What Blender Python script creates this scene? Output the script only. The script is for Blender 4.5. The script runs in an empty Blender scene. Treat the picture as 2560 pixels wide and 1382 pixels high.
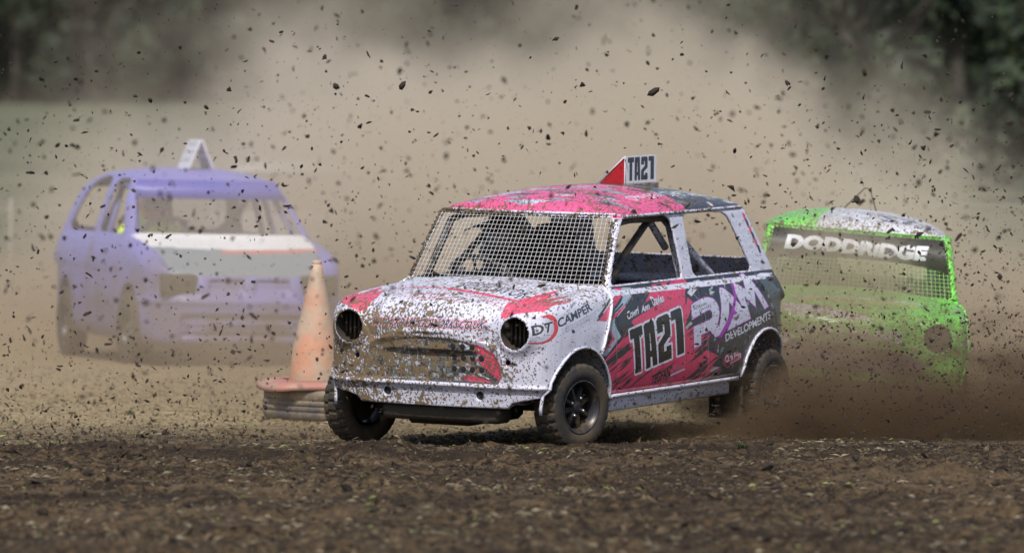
import bpy, math, random, time
import numpy as np
from mathutils import Vector, Matrix, noise as mnoise
T0 = time.time()
sc = bpy.context.scene
col = sc.collection
R = math.radians
# ------------------------------------------------------------------ camera, world, sun, exposure
CAM_H = 1.27          # lens height above the track, metres
FPX = 14000.0         # focal length in pixels of the 2560-wide photograph
VH = 494.0            # horizon row
TILT = math.atan((691 - VH) / FPX)
cam_d = bpy.data.cameras.new('camera')
cam = bpy.data.objects.new('camera', cam_d); col.objects.link(cam); sc.camera = cam
cam.location = (0, 0, CAM_H); cam.rotation_euler = (math.pi / 2 - TILT, 0, 0)
cam_d.sensor_width = 36; cam_d.lens = FPX / 2560 * 36
cam_d.clip_start = 0.5; cam_d.clip_end = 3000
cam_d.dof.use_dof = True; cam_d.dof.focus_distance = 28.6; cam_d.dof.aperture_fstop = 2.9
SUN_EL, SUN_AZ = 54.0, 189.0        # compass-like: azimuth measured clockwise from +Y
w = bpy.data.worlds.new('World'); sc.world = w; w.use_nodes = True
wn = w.node_tree.nodes; wl = w.node_tree.links
sky = wn.new('ShaderNodeTexSky'); sky.sky_type = 'NISHITA'; sky.sun_disc = False
sky.sun_elevation = R(SUN_EL); sky.sun_rotation = R(SUN_AZ); sky.dust_density = 2.5; sky.altitude = 50
bg = wn['Background']; wl.new(sky.outputs[0], bg.inputs[0]); bg.inputs[1].default_value = 0.13
sun_d = bpy.data.lights.new('sun', 'SUN'); sun = bpy.data.objects.new('sun', sun_d); col.objects.link(sun)
sun_d.energy = 3.8; sun_d.angle = R(1.5); sun_d.color = (1.0, 0.965, 0.91)
_s = Vector((math.sin(R(SUN_AZ)) * math.cos(R(SUN_EL)), math.cos(R(SUN_AZ)) * math.cos(R(SUN_EL)), math.sin(R(SUN_EL))))
sun.rotation_euler = _s.to_track_quat('Z', 'Y').to_euler()
sc.view_settings.view_transform = 'Standard'; sc.view_settings.look = 'None'
sc.view_settings.exposure = -0.02; sc.view_settings.gamma = 1.0; sc.view_settings.use_curve_mapping = False
cy = sc.cycles
cy.max_bounces = 6; cy.diffuse_bounces = 3; cy.glossy_bounces = 3; cy.transmission_bounces = 3
cy.volume_bounces = 2; cy.volume_step_rate = 0.6; cy.volume_max_steps = 96
cy.use_denoising = True; cy.caustics_reflective = False; cy.caustics_refractive = False
# ------------------------------------------------------------------ small toolkit
def tag(o, label=None, cat=None, group=None, kind=None):
    if label: o['label'] = label
    if cat: o['category'] = cat
    if group: o['group'] = group
    if kind: o['kind'] = kind
    return o

def empty(name, M=None, parent=None):
    o = bpy.data.objects.new(name, None); o.empty_display_size = .1; col.objects.link(o)
    if parent: o.parent = parent
    if M is not None: o.matrix_local = M
    return o

def mesh_obj(name, V, Fc, mats, parent=None, smooth=True, mi=None, nor=None, M=None):
    me = bpy.data.meshes.new(name)
    V = np.asarray(V, np.float32).reshape(-1, 3)
    if isinstance(Fc, np.ndarray):
        n, k = Fc.shape
        me.vertices.add(len(V)); me.vertices.foreach_set('co', V.ravel())
        me.loops.add(n * k); me.loops.foreach_set('vertex_index', Fc.astype(np.int32).ravel())
        me.polygons.add(n); me.polygons.foreach_set('loop_start', np.arange(0, n * k, k, dtype=np.int32))
        me.update(calc_edges=True)
    else:
        me.from_pydata(V.tolist(), [], Fc)
    if mats is not None:
        for m in (mats if isinstance(mats, (list, tuple)) else [mats]): me.materials.append(m)
    if mi is not None: me.polygons.foreach_set('material_index', np.asarray(mi, np.int32))
    me.polygons.foreach_set('use_smooth', np.full(len(me.polygons), bool(smooth)))
    me.update()
    if nor is not None: me.normals_split_custom_set_from_vertices(nor)
    o = bpy.data.objects.new(name, me); col.objects.link(o)
    if parent: o.parent = parent
    if M is not None: o.matrix_local = M
    return o

class MB:
    """collects primitive shapes into one mesh"""
    def __init__(s): s.v = []; s.f = []; s.m = []
    def add(s, V, Fc, m=0):
        b = len(s.v); s.v += [tuple(map(float, p)) for p in V]; s.f += [tuple(i + b for i in f) for f in Fc]; s.m += [m] * len(Fc)
    def box(s, a, b, m=0, bev=0.0, M=None):
        x0, y0, z0 = a; x1, y1, z1 = b; e = bev
        if e <= 0:
            V = [(x, y, z) for x in (x0, x1) for y in (y0, y1) for z in (z0, z1)]
            Fc = [(0, 1, 3, 2), (4, 6, 7, 5), (0, 4, 5, 1), (2, 3, 7, 6), (0, 2, 6, 4), (1, 5, 7, 3)]
        else:
            V = []; X = (x0, x1); Y = (y0, y1); Z = (z0, z1)
            for i in (0, 1):
                for j in (0, 1):
                    for k in (0, 1):
                        sx = 1 - 2 * i; sy = 1 - 2 * j; sz = 1 - 2 * k
                        V += [(X[i], Y[j] + sy * e, Z[k] + sz * e), (X[i] + sx * e, Y[j], Z[k] + sz * e), (X[i] + sx * e, Y[j] + sy * e, Z[k])]
            def q(i, j, k, a): return (i * 4 + j * 2 + k) * 3 + a
            Fc = []
            for i in (0, 1): Fc.append((q(i, 0, 0, 0), q(i, 0, 1, 0), q(i, 1, 1, 0), q(i, 1, 0, 0)))
            for j in (0, 1): Fc.append((q(0, j, 0, 1), q(1, j, 0, 1), q(1, j, 1, 1), q(0, j, 1, 1)))
            for k in (0, 1): Fc.append((q(0, 0, k, 2), q(0, 1, k, 2), q(1, 1, k, 2), q(1, 0, k, 2)))
            for i in (0, 1):
                for j in (0, 1): Fc.append((q(i, j, 0, 0), q(i, j, 0, 1), q(i, j, 1, 1), q(i, j, 1, 0)))
                for k in (0, 1): Fc.append((q(i, 0, k, 0), q(i, 0, k, 2), q(i, 1, k, 2), q(i, 1, k, 0)))
                for j in (0, 1):
                    for k in (0, 1): Fc.append((q(i, j, k, 0), q(i, j, k, 1), q(i, j, k, 2)))
            for j in (0, 1):
                for k in (0, 1): Fc.append((q(0, j, k, 1), q(0, j, k, 2), q(1, j, k, 2), q(1, j, k, 1)))
        if M is not None: V = [tuple(M @ Vector(p)) for p in V]
        s.add(V, Fc, m); return s
    def tube(s, pts, r, n=8, m=0, closed=False, caps=True, sec=None, up=None):
        P = [Vector(p) for p in pts]; N = len(P)
        rs = r if isinstance(r, (list, tuple)) else [r] * N
        V = []; prev = None
        for i in range(N):
            if closed: t = (P[(i + 1) % N] - P[i - 1])
            else: t = (P[min(i + 1, N - 1)] - P[max(i - 1, 0)])
            t = t.normalized() if t.length > 1e-9 else Vector((0, 0, 1))
            if up is not None: a = Vector(up)
            elif prev is None: a = Vector((0, 0, 1)) if abs(t.z) < .9 else Vector((1, 0, 0))
            else: a = prev
            b = t.cross(a); b = b.normalized() if b.length > 1e-6 else t.orthogonal().normalized(); a2 = b.cross(t).normalized(); prev = a2
            if sec is None:
                for k in range(n):
                    an = 2 * math.pi * k / n; V.append(P[i] + (b * math.cos(an) + a2 * math.sin(an)) * rs[i])
            else:
                for (u, v) in sec: V.append(P[i] + (b * u + a2 * v) * rs[i])
        if sec is not None: n = len(sec)
        Fc = []
        for i in range(N if closed else N - 1):
            j = (i + 1) % N
            for k in range(n):
                l = (k + 1) % n; Fc.append((i * n + k, i * n + l, j * n + l, j * n + k))
        if caps and not closed: Fc.append(tuple(range(n - 1, -1, -1))); Fc.append(tuple(range((N - 1) * n, N * n)))
        s.add(V, Fc, m); return s
    def lathe(s, prof, n=32, m=0, axis='y', M=None, closed=False):
        """prof: (radius, offset along axis)"""
        V = []
        for k in range(n):
            a = 2 * math.pi * k / n
            for r, h in prof:
                c, d = r * math.cos(a), r * math.sin(a)
                V.append((c, h, d) if axis == 'y' else ((h, c, d) if axis == 'x' else (c, d, h)))
        p = len(prof); Fc = []
        for k in range(n):
            l = (k + 1) % n
            for i in range(p if closed else p - 1):
                j = (i + 1) % p
                Fc.append((k * p + i, k * p + j, l * p + j, l * p + i))
        if M is not None: V = [tuple(M @ Vector(q)) for q in V]
        s.add(V, Fc, m); return s
    def build(s, name, mats, parent=None, smooth=True, M=None, auto=None):
        o = mesh_obj(name, s.v, s.f, mats, parent, smooth, s.m, None, M)
        bm_ = bmesh.new(); bm_.from_mesh(o.data); bmesh.ops.recalc_face_normals(bm_, faces=bm_.faces); bm_.to_mesh(o.data); bm_.free()
        if auto is not None: o.data.set_sharp_from_angle(angle=R(auto))
        return o
import bmesh

# --- materials
def lin(c):
    if isinstance(c, str): c = [int(c[i:i + 2], 16) / 255 for i in (1, 3, 5)]
    return tuple((x / 12.92 if x <= .04045 else ((x + .055) / 1.055) ** 2.4) for x in c)
def mat(name, color=(.5, .5, .5), rough=.6, metal=0., spec=.5, bump=None, var=None, emis=None):
    m = bpy.data.materials.new(name); m.use_nodes = True; nt = m.node_tree; b = nt.nodes['Principled BSDF']
    b.inputs['Base Color'].default_value = (*color, 1); b.inputs['Roughness'].default_value = rough; b.inputs['Metallic'].default_value = metal
    b.inputs['Specular IOR Level'].default_value = spec
    tc = nt.nodes.new('ShaderNodeTexCoord')
    if var:   # (scale, second colour, lo, hi)
        n = nt.nodes.new('ShaderNodeTexNoise'); n.inputs['Scale'].default_value = var[0]; n.inputs['Detail'].default_value = 5
        nt.links.new(tc.outputs['Object'], n.inputs['Vector'])
        mr = nt.nodes.new('ShaderNodeMapRange'); mr.inputs[1].default_value = var[2]; mr.inputs[2].default_value = var[3]; nt.links.new(n.outputs[0], mr.inputs[0])
        mx = nt.nodes.new('ShaderNodeMix'); mx.data_type = 'RGBA'; mx.inputs['A'].default_value = (*color, 1); mx.inputs['B'].default_value = (*var[1], 1)
        nt.links.new(mr.outputs[0], mx.inputs['Factor']); nt.links.new(mx.outputs['Result'], b.inputs['Base Color'])
    if bump:  # (scale, strength, distance)
        n = nt.nodes.new('ShaderNodeTexNoise'); n.inputs['Scale'].default_value = bump[0]; n.inputs['Detail'].default_value = 6
        nt.links.new(tc.outputs['Object'], n.inputs['Vector'])
        bp_ = nt.nodes.new('ShaderNodeBump'); bp_.inputs['Strength'].default_value = bump[1]; bp_.inputs['Distance'].default_value = bump[2]
        nt.links.new(n.outputs[0], bp_.inputs['Height']); nt.links.new(bp_.outputs[0], b.inputs['Normal'])
    return m

# --- signed fields and surface nets
def catmull(P, n=6, closed=True):
    P = np.array(P, float); N = len(P); out = []
    def tan(i):
        a, b, c = (P[i - 1], P[i], P[(i + 1) % N]) if closed else (P[max(i - 1, 0)], P[i], P[min(i + 1, N - 1)])
        d = c - a; L = np.linalg.norm(d); m = min(np.linalg.norm(c - b), np.linalg.norm(b - a))
        return d / (L + 1e-9) * m
    for i in range(N if closed else N - 1):
        j = (i + 1) % N; b, c, m0, m1 = P[i], P[j], tan(i), tan(j)
        for k in range(n):
            t = k / n; t2 = t * t; t3 = t2 * t
            out.append((2 * t3 - 3 * t2 + 1) * b + (t3 - 2 * t2 + t) * m0 + (-2 * t3 + 3 * t2) * c + (t3 - t2) * m1)
    if not closed: out.append(P[-1])
    return np.array(out)
def poly_sdf(P, X, Y):
    P = np.asarray(P, float); d = np.full(np.broadcast(X, Y).shape, 1e9); s = np.zeros(d.shape, bool)
    for i in range(len(P)):
        ax, ay = P[i]; bx, by = P[(i + 1) % len(P)]
        ex, ey = bx - ax, by - ay; L = ex * ex + ey * ey
        if L < 1e-12: continue
        wx, wy = X - ax, Y - ay; t = np.clip((wx * ex + wy * ey) / L, 0, 1)
        d = np.minimum(d, (wx - t * ex) ** 2 + (wy - t * ey) ** 2)
        c = ((ay > Y) != (by > Y))
        if ey != 0: s ^= c & (X < ex * (Y - ay) / ey + ax)
    d = np.sqrt(d); return np.where(s, -d, d).astype(np.float32)
def rint(a, b, r):
    return np.minimum(-r, np.maximum(a, b)) + np.sqrt(np.maximum(r + a, 0) ** 2 + np.maximum(r + b, 0) ** 2)
def smin(a, b, k):
    h = np.maximum(k - np.abs(a - b), 0) / k; return np.minimum(a, b) - h * h * k * .25
def sstep(x): x = np.clip(x, 0, 1); return x * x * (3 - 2 * x)
def surface_nets(F, org, h):
    s = F < 0; nx, ny, nz = F.shape
    cnt = np.zeros((nx - 1, ny - 1, nz - 1), np.int8)
    for i in (0, 1):
        for j in (0, 1):
            for k in (0, 1): cnt += s[i:nx - 1 + i, j:ny - 1 + j, k:nz - 1 + k]
    act = (cnt > 0) & (cnt < 8); I = np.argwhere(act); idx = np.full(act.shape, -1, np.int32); idx[act] = np.arange(len(I))
    acc = np.zeros((len(I), 3)); n = np.zeros(len(I))
    for ax in range(3):
        o = [a for a in range(3) if a != ax]
        for p in (0, 1):
            for q in (0, 1):
                A = I.copy(); A[:, o[0]] += p; A[:, o[1]] += q; B = A.copy(); B[:, ax] += 1
                fa = F[A[:, 0], A[:, 1], A[:, 2]]; fb = F[B[:, 0], B[:, 1], B[:, 2]]
                c = (fa < 0) != (fb < 0); t = np.where(c, fa / np.where(c, fa - fb, 1), 0)
                pos = A.astype(float); pos[:, ax] += t; acc += pos * c[:, None]; n += c
    V = acc / n[:, None] * h + np.array(org)
    Q = []
    for ax in range(3):
        sl = [slice(None)] * 3; sl2 = [slice(None)] * 3; sl[ax] = slice(0, -1); sl2[ax] = slice(1, None)
        ch = s[tuple(sl)] != s[tuple(sl2)]; E = np.argwhere(ch)
        o = [(ax + 1) % 3, (ax + 2) % 3]
        ok = (E[:, o[0]] > 0) & (E[:, o[1]] > 0) & (E[:, o[0]] < F.shape[o[0]] - 1) & (E[:, o[1]] < F.shape[o[1]] - 1); E = E[ok]
        def g(a, b):
            C = E.copy(); C[:, o[0]] -= a; C[:, o[1]] -= b; return idx[C[:, 0], C[:, 1], C[:, 2]]
        q = np.stack([g(1, 1), g(0, 1), g(0, 0), g(1, 0)], 1); neg = s[E[:, 0], E[:, 1], E[:, 2]]
        q[~neg] = q[~neg][:, ::-1]; Q.append(q)
    return V, np.concatenate(Q)
def sample(F, org, h, P):
    q = (P - np.array(org)) / h; q = np.clip(q, 0, np.array(F.shape) - 1.001); i = q.astype(int); f = q - i
    r = 0
    for a in (0, 1):
        for b in (0, 1):
            for c in (0, 1):
                wgt = (f[:, 0] if a else 1 - f[:, 0]) * (f[:, 1] if b else 1 - f[:, 1]) * (f[:, 2] if c else 1 - f[:, 2])
                r = r + wgt * F[i[:, 0] + a, i[:, 1] + b, i[:, 2] + c]
    return r
def field_normals(F, org, h, P, e=1.0):
    N = np.stack([sample(F, org, h, P + np.eye(3)[a] * h * e) - sample(F, org, h, P - np.eye(3)[a] * h * e) for a in range(3)], 1)
    return N / (np.linalg.norm(N, axis=1, keepdims=True) + 1e-9)
def split_parts(V, Q, N, cls, names, mats, parent, mi=None):
    """one mesh object per class id"""
    objs = {}
    for c, nm in names.items():
        f = Q[cls == c]
        if not len(f): continue
        u, inv = np.unique(f, return_inverse=True)
        o = mesh_obj(nm, V[u], inv.reshape(f.shape), mats, parent, True, None if mi is None else mi[cls == c], N[u].tolist())
        objs.setdefault(nm, []).append(o)
    return objs
# ------------------------------------------------------------------ classic small saloon: body fields
def eul(a, b, c):
    return np.array((Matrix.Rotation(a, 3, 'Z') @ Matrix.Rotation(b, 3, 'Y') @ Matrix.Rotation(c, 3, 'X')))
M_RED = Matrix.Translation((-.222, 28.7, -.05)) @ Matrix.Rotation(R(-119.3), 4, 'Z') @ Matrix.Rotation(R(2.2), 4, 'Y') @ Matrix.Rotation(R(-1.8), 4, 'X')
def ray(u, v):
    a = (u - 1280) / FPX; b = -(v - 691) / FPX; c, s = math.cos(TILT), math.sin(TILT)
    return Vector((0, 0, CAM_H)), Vector((a, c + b * s, -s + b * c))
def bp(u, v, ax, val, M=M_RED):
    """where the sight line of photo pixel (u, v) meets the plane  axis ax = val  of the car's own frame"""
    O, D = ray(u, v); Mi = M.inverted(); o = Mi @ O; d = (Mi.to_3x3() @ D); t = (val - o[ax]) / d[ax]; return o + d * t

MH = .0085; MORG = (-2.60, -.765, .20); MN = (378, 181, 138)
def mini_field():
    h = MH; nx, ny, nz = MN; hy = ny // 2 + 1
    x = MORG[0] + h * np.arange(nx); z = MORG[2] + h * np.arange(nz); y = h * np.arange(hy)
    X, Y, Z = x[:, None, None], y[None, :, None], z[None, None, :]
    X2, Z2 = x[:, None], z[None, :]
    side = poly_sdf(catmull([(.375, .262), (.388, .31), (.402, .40), (.411, .50), (.411, .58), (.405, .66), (.38, .735), (.33, .785), (.2, .812), (0, .835), (-.2, .852), (-.40, .866), (-1.2, .868), (-2.0, .866),
                             (-2.22, .862), (-2.33, .82), (-2.42, .72), (-2.465, .60), (-2.475, .48), (-2.455, .37), (-2.40, .335), (-2.2, .335), (-1.72, .305), (-1.0, .30), (-.3, .30), (.2, .285)], 5), X2, Z2)[:, None, :]
    Yf, Zf = y[:, None], z[None, :]
    front = poly_sdf(catmull([(-.60, .20), (.60, .20), (.655, .27), (.685, .36), (.695, .46), (.692, .58), (.68, .68), (.655, .78), (.628, .845), (.605, .875), (.57, .93), (-.57, .93), (-.605, .875), (-.655, .78), (-.692, .58), (-.685, .36)], 5), Yf, Zf)[None]
    plan = poly_sdf(catmull([(.419, 0), (.416, .2), (.404, .42), (.38, .53), (.335, .61), (.22, .662), (0, .69), (-.4, .697), (-1.0, .70), (-1.6, .70), (-2.0, .69), (-2.25, .65), (-2.38, .57), (-2.46, .40), (-2.485, .2), (-2.49, 0),
                             (-2.485, -.2), (-2.25, -.65), (-1.6, -.70), (-.4, -.7), (.22, -.662), (.40, -.42)], 5), x[:, None], y[None, :])[:, :, None]
    d = rint(side, front, .055); d = rint(d, plan, .07)
    # bonnet bulge between the wings
    zt = np.interp(x, [-.55, -.3, -.1, .1, .25, .35, .405, .425, .43], [.915, .908, .893, .868, .838, .810, .785, .773, .77])[:, None, None]
    bon = Z - (zt - .13 * Y ** 2); wz = .335 + np.clip((Z - .60) / .26, 0, 1.2) * .145
    xf = X - (.423 - .25 * Y ** 2 - .10 * np.clip(Z - .70, 0, 1))
    bon = rint(rint(bon, Y - wz, .045), xf, .095); bon = np.maximum(bon, .56 - Z); bon = np.maximum(bon, -.60 - X)
    d = smin(d, bon, .03)
    # headlamp pods
    tt = np.clip(X, -.10, .335); pod = np.sqrt((X - tt) ** 2 + (Y - .484) ** 2 + (Z - .668 - .02 * np.clip(-X, 0, 1)) ** 2) - (.112 - .03 * np.clip((.3 - tt) / .4, 0, 1))
    pod = rint(pod, X - (.415), .035)
    d = smin(d, pod, .045)
    # cabin
    rz = np.interp(x, [-.9, -.55, -.65, -.8, -1.0, -1.25, -1.5, -1.75, -1.95, -2.08, -2.2][1:], [1.272, 1.292, 1.312, 1.33, 1.342, 1.338, 1.318, 1.288, 1.262, 1.25][:10])[:, None, None] if False else \
         np.interp(-x, [.50, .58, .68, .82, 1.0, 1.25, 1.5, 1.75, 1.95, 2.08, 2.3], [1.255, 1.275, 1.298, 1.318, 1.332, 1.342, 1.338, 1.318, 1.288, 1.262, 1.24])
    Zg = np.where(z[None] > 1.205, 1.205 + (z[None] - 1.205) * (1.342 - 1.205) / (rz[:, None] - 1.205), z[None])     # (x, z)
    gz = z; G2 = poly_sdf(catmull([(-.62, .70), (.62, .70), (.608, .86), (.58, 1.02), (.552, 1.16), (.541, 1.205), (.515, 1.243), (.44, 1.283), (.32, 1.316), (.16, 1.337), (0, 1.343), (-.16, 1.337), (-.32, 1.316), (-.44, 1.283), (-.515, 1.243), (-.541, 1.205), (-.552, 1.16), (-.608, .86)], 5), Yf, Zf)
    q = np.clip((Zg - z[0]) / h, 0, nz - 1.001); i0 = q.astype(int); fr = (q - i0).astype(np.float32)
    cab = (G2[:, i0] * (1 - fr)[None] + G2[:, np.minimum(i0 + 1, nz - 1)] * fr[None]).transpose(1, 0, 2)
    xw = np.interp(z, [.6, .85, 1.225, 1.4], [-.29 + .18, -.29, -.555, -.68])[None, None]
    ws = (X + .20 * Y ** 2 - xw) * .82
    xr = np.interp(z, [.6, .86, 1.215, 1.4], [-2.49, -2.315, -2.07, -1.95])[None, None]
    rw = -(X - .12 * Y ** 2 - xr) * .82
    cab = rint(rint(cab, ws, .022), rw, .035)
    body = smin(d, cab, .02)
    # front details: recessed grille panel, ridge above it, bumper seam and undercut valance
    nose = sstep((X - .15) / .1)
    gr = poly_sdf(catmull([(-.385, .408), (.385, .408), (.405, .44), (.40, .50), (.365, .56), (.28, .60), (.14, .628), (0, .636), (-.14, .628), (-.28, .60), (-.365, .56), (-.40, .50), (-.405, .44)], 4), Yf, Zf)[None]
    body = body + .006 * sstep(-gr / .010) * nose
    ridge = np.clip(1 - np.abs(gr - .022) / .016, 0, 1) * (Zf[None] > .43)
    body = body - .009 * ridge * nose
    body = body - .013 * np.exp(-((Z - .392) / .009) ** 2) * sstep((X - .02) / .1)
    body = body + .016 * sstep((.385 - Z) / .02) * nose
    body = body - .006 * np.exp(-((Z - .863) / .008) ** 2) * sstep((-.42 - X) / .05) * sstep((X + 2.1) / .1)
    # shut lines
    gap = lambda g: .008 * np.exp(-(g / .0055) ** 2)
    on_b = (X > -.27) & (Z > .60)
    body = body + np.where(on_b & (X < .46), gap(Y - wz - .004), 0)
    zb = .652 - .30 * Y ** 2
    body = body + np.where((X > .3) & (Y < .34), gap(Z - zb), 0) + np.where(Y < .47, gap(X + .275), 0) * (Z > .8)
    body = body + np.where((Z > .33) & (Z < .86) & (Y > .5), gap(X + .352) + gap(X + 1.305), 0) * .7
    body = body.astype(np.float32)
    t = .014
    g0, g1, g2 = np.gradient(np.broadcast_to(body, (nx, hy, nz)), h); gm = np.clip(np.sqrt(g0 ** 2 + g1 ** 2 + g2 ** 2), .7, 4.5); del g0, g1, g2
    sh = np.maximum(body, -(body + t * gm)); floor = np.maximum(body, Z - .345); sh = np.minimum(sh, floor)
    # bulkhead and rear parcel shelf inside the shell
    bulk = np.maximum(np.maximum(body, np.abs(X + .40) - .012), Z - .80); shelf = np.maximum(np.maximum(body, np.abs(Z - .80) - .012), X + 1.98)
    sh = np.minimum(np.minimum(sh, bulk), shelf)
    # wheel housings
    for cx, cz, r, y0 in ((.02, .280, .305, .42), (-2.065, .25, .31, .44)):
        c = np.sqrt((X - cx) ** 2 + (Z - cz) ** 2)
        well = np.maximum(np.maximum(body, c - (r + .018)), y0 - .018 - Y); sh = np.minimum(sh, well)
        sh = np.maximum(sh, -np.maximum(c - r, y0 - Y))
    # openings
    w1 = poly_sdf(catmull([(-.625, 1.192), (-.665, 1.200), (-1.07, 1.203), (-1.125, 1.192), (-1.158, 1.16), (-1.185, .93), (-1.178, .885), (-1.15, .876), (-.46, .876), (-.415, .88), (-.42, .905), (-.50, 1.03)], 5), X2, Z2)[:, None, :]
    w2 = poly_sdf(catmull([(-1.305, 1.175), (-1.33, 1.197), (-1.38, 1.2), (-1.73, 1.193), (-1.80, 1.17), (-1.845, 1.12), (-1.965, .93), (-1.985, .89), (-1.96, .876), (-1.36, .876), (-1.325, .89), (-1.31, .94)], 5), X2, Z2)[:, None, :]
    for w_ in (w1, w2): sh = np.maximum(sh, -np.maximum(w_, .40 - Y))
    wso = poly_sdf(catmull([(-.545, .876), (.545, .876), (.562, .89), (.557, .93), (.515, 1.16), (.508, 1.19), (.485, 1.206), (-.485, 1.206), (-.508, 1.19), (-.515, 1.16), (-.557, .93), (-.562, .89)], 4), Yf, Zf)[None]
    sh = np.maximum(sh, -np.maximum(wso, np.abs(X + .2 * Y ** 2 - xw) - .055))
    rwo = poly_sdf(catmull([(-.45, .93), (.45, .93), (.47, .96), (.42, 1.16), (.39, 1.18), (-.39, 1.18), (-.42, 1.16), (-.47, .96)], 4), Yf, Zf)[None]
    sh = np.maximum(sh, -np.maximum(rwo, np.abs(X - .12 * Y ** 2 - xr) - .055))
    hole = np.maximum(np.sqrt((Y - .484) ** 2 + (Z - .668) ** 2) - .079, .2 - X); sh = np.maximum(sh, -hole)
    for hy_, hz_ in ((.27, .345),): sh = np.maximum(sh, -np.maximum(np.sqrt((Y - hy_) ** 2 + (Z - hz_) ** 2) - .022, .3 - X))
    sh = np.maximum(sh, -np.maximum(np.sqrt((Y - .44) ** 2 + (Z - .52) ** 2) - .014, .3 - X))
    # valance and apron lower edge lifts at the corners
    sh = np.maximum(sh, np.where(X > .1, (.265 + 1.1 * np.clip(Y - .41, 0, .045) + .2 * np.clip(Y - .455, 0, .3)) - Z, -1))
    mir = lambda A: np.ascontiguousarray(np.concatenate([A[:, 1:][:, ::-1], A], 1)).astype(np.float32)
    return mir(np.broadcast_to(body, (nx, hy, nz))), mir(np.broadcast_to(sh, (nx, hy, nz)))
t_ = time.time()
BODY, SHELL = mini_field(); MORG = (MORG[0], -MH * (MN[1] // 2), MORG[2])
mV, mQ = surface_nets(SHELL, MORG, MH)
mN = field_normals(SHELL, MORG, MH, mV, .9)
print('mini nets', len(mQ), round(time.time() - t_, 1))
mC = mV[mQ].mean(1); mFN = mN[mQ].mean(1)
depth = sample(BODY, MORG, MH, mC)
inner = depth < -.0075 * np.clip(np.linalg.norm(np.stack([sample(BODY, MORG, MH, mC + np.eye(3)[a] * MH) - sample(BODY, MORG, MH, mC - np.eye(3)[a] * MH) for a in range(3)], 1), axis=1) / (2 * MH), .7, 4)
def wzf(z): return .335 + np.clip((z - .60) / .26, 0, 1.2) * .145
cx_, cy_, cz_ = mC.T; ay_ = np.abs(cy_)
mcls = np.zeros(len(mQ), int)                                       # 0 body shell
mcls[(cx_ > -.60) & (cx_ < .5) & (ay_ > .3) & (cz_ < .875) & (cx_ > -.345)] = 1        # wings
mcls[(cx_ > -.275) & (cz_ > .56) & (ay_ < wzf(cz_) + .004) & ((cz_ > .652 - .3 * cy_ ** 2) | (cx_ < .3))] = 2     # bonnet
mcls[(cx_ > .30) & (ay_ < .42) & (cz_ <= .652 - .3 * cy_ ** 2) & (cz_ > .392)] = 3     # grille panel
mcls[(cx_ > .10) & (cz_ <= .392) & (ay_ < .62)] = 4                                   # valance
mcls[(cx_ < -.352) & (cx_ > -1.305) & (ay_ > .52) & (cz_ > .33) & (cz_ < .872)] = 5    # doors
mcls[(cz_ > 1.212)] = 6                                                               # roof
mcls[(np.abs(cx_ + .40) < .03) & (ay_ < .58) & (cz_ < .82)] = 7
for i_, (s_, c_) in enumerate(((1, 1), (-1, 1), (1, 5), (-1, 5))):
    mcls[(mcls == c_) & (cy_ * s_ > 0)] = 10 + i_
MINI_CLS = {0: 'body_shell', 10: 'front_wing', 11: 'front_wing', 2: 'bonnet', 3: 'grille_panel', 4: 'valance', 12: 'door', 13: 'door', 6: 'roof', 7: 'bulkhead'}
def ysurf(x, z, s=1):
    """half width of the body at (x, z)"""
    ys = np.linspace(.3, .76, 120); P = np.stack([np.full(120, x), ys, np.full(120, z)], 1); f = sample(BODY, MORG, MH, P)
    k = np.argmax(f > 0); return s * (ys[k] if f.max() > 0 else .7)
def xsurf(y, z, lo=-.2, hi=.5):
    xs = np.linspace(hi, lo, 160); P = np.stack([xs, np.full(160, y), np.full(160, z)], 1); f = sample(BODY, MORG, MH, P)
    return xs[np.argmax(f < 0)]
def zsurf(x, y, hi=1.4, lo=.6):
    zs = np.linspace(hi, lo, 200); P = np.stack([np.full(200, x), np.full(200, y), zs], 1); f = sample(BODY, MORG, MH, P)
    return zs[np.argmax(f < 0)]
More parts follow.
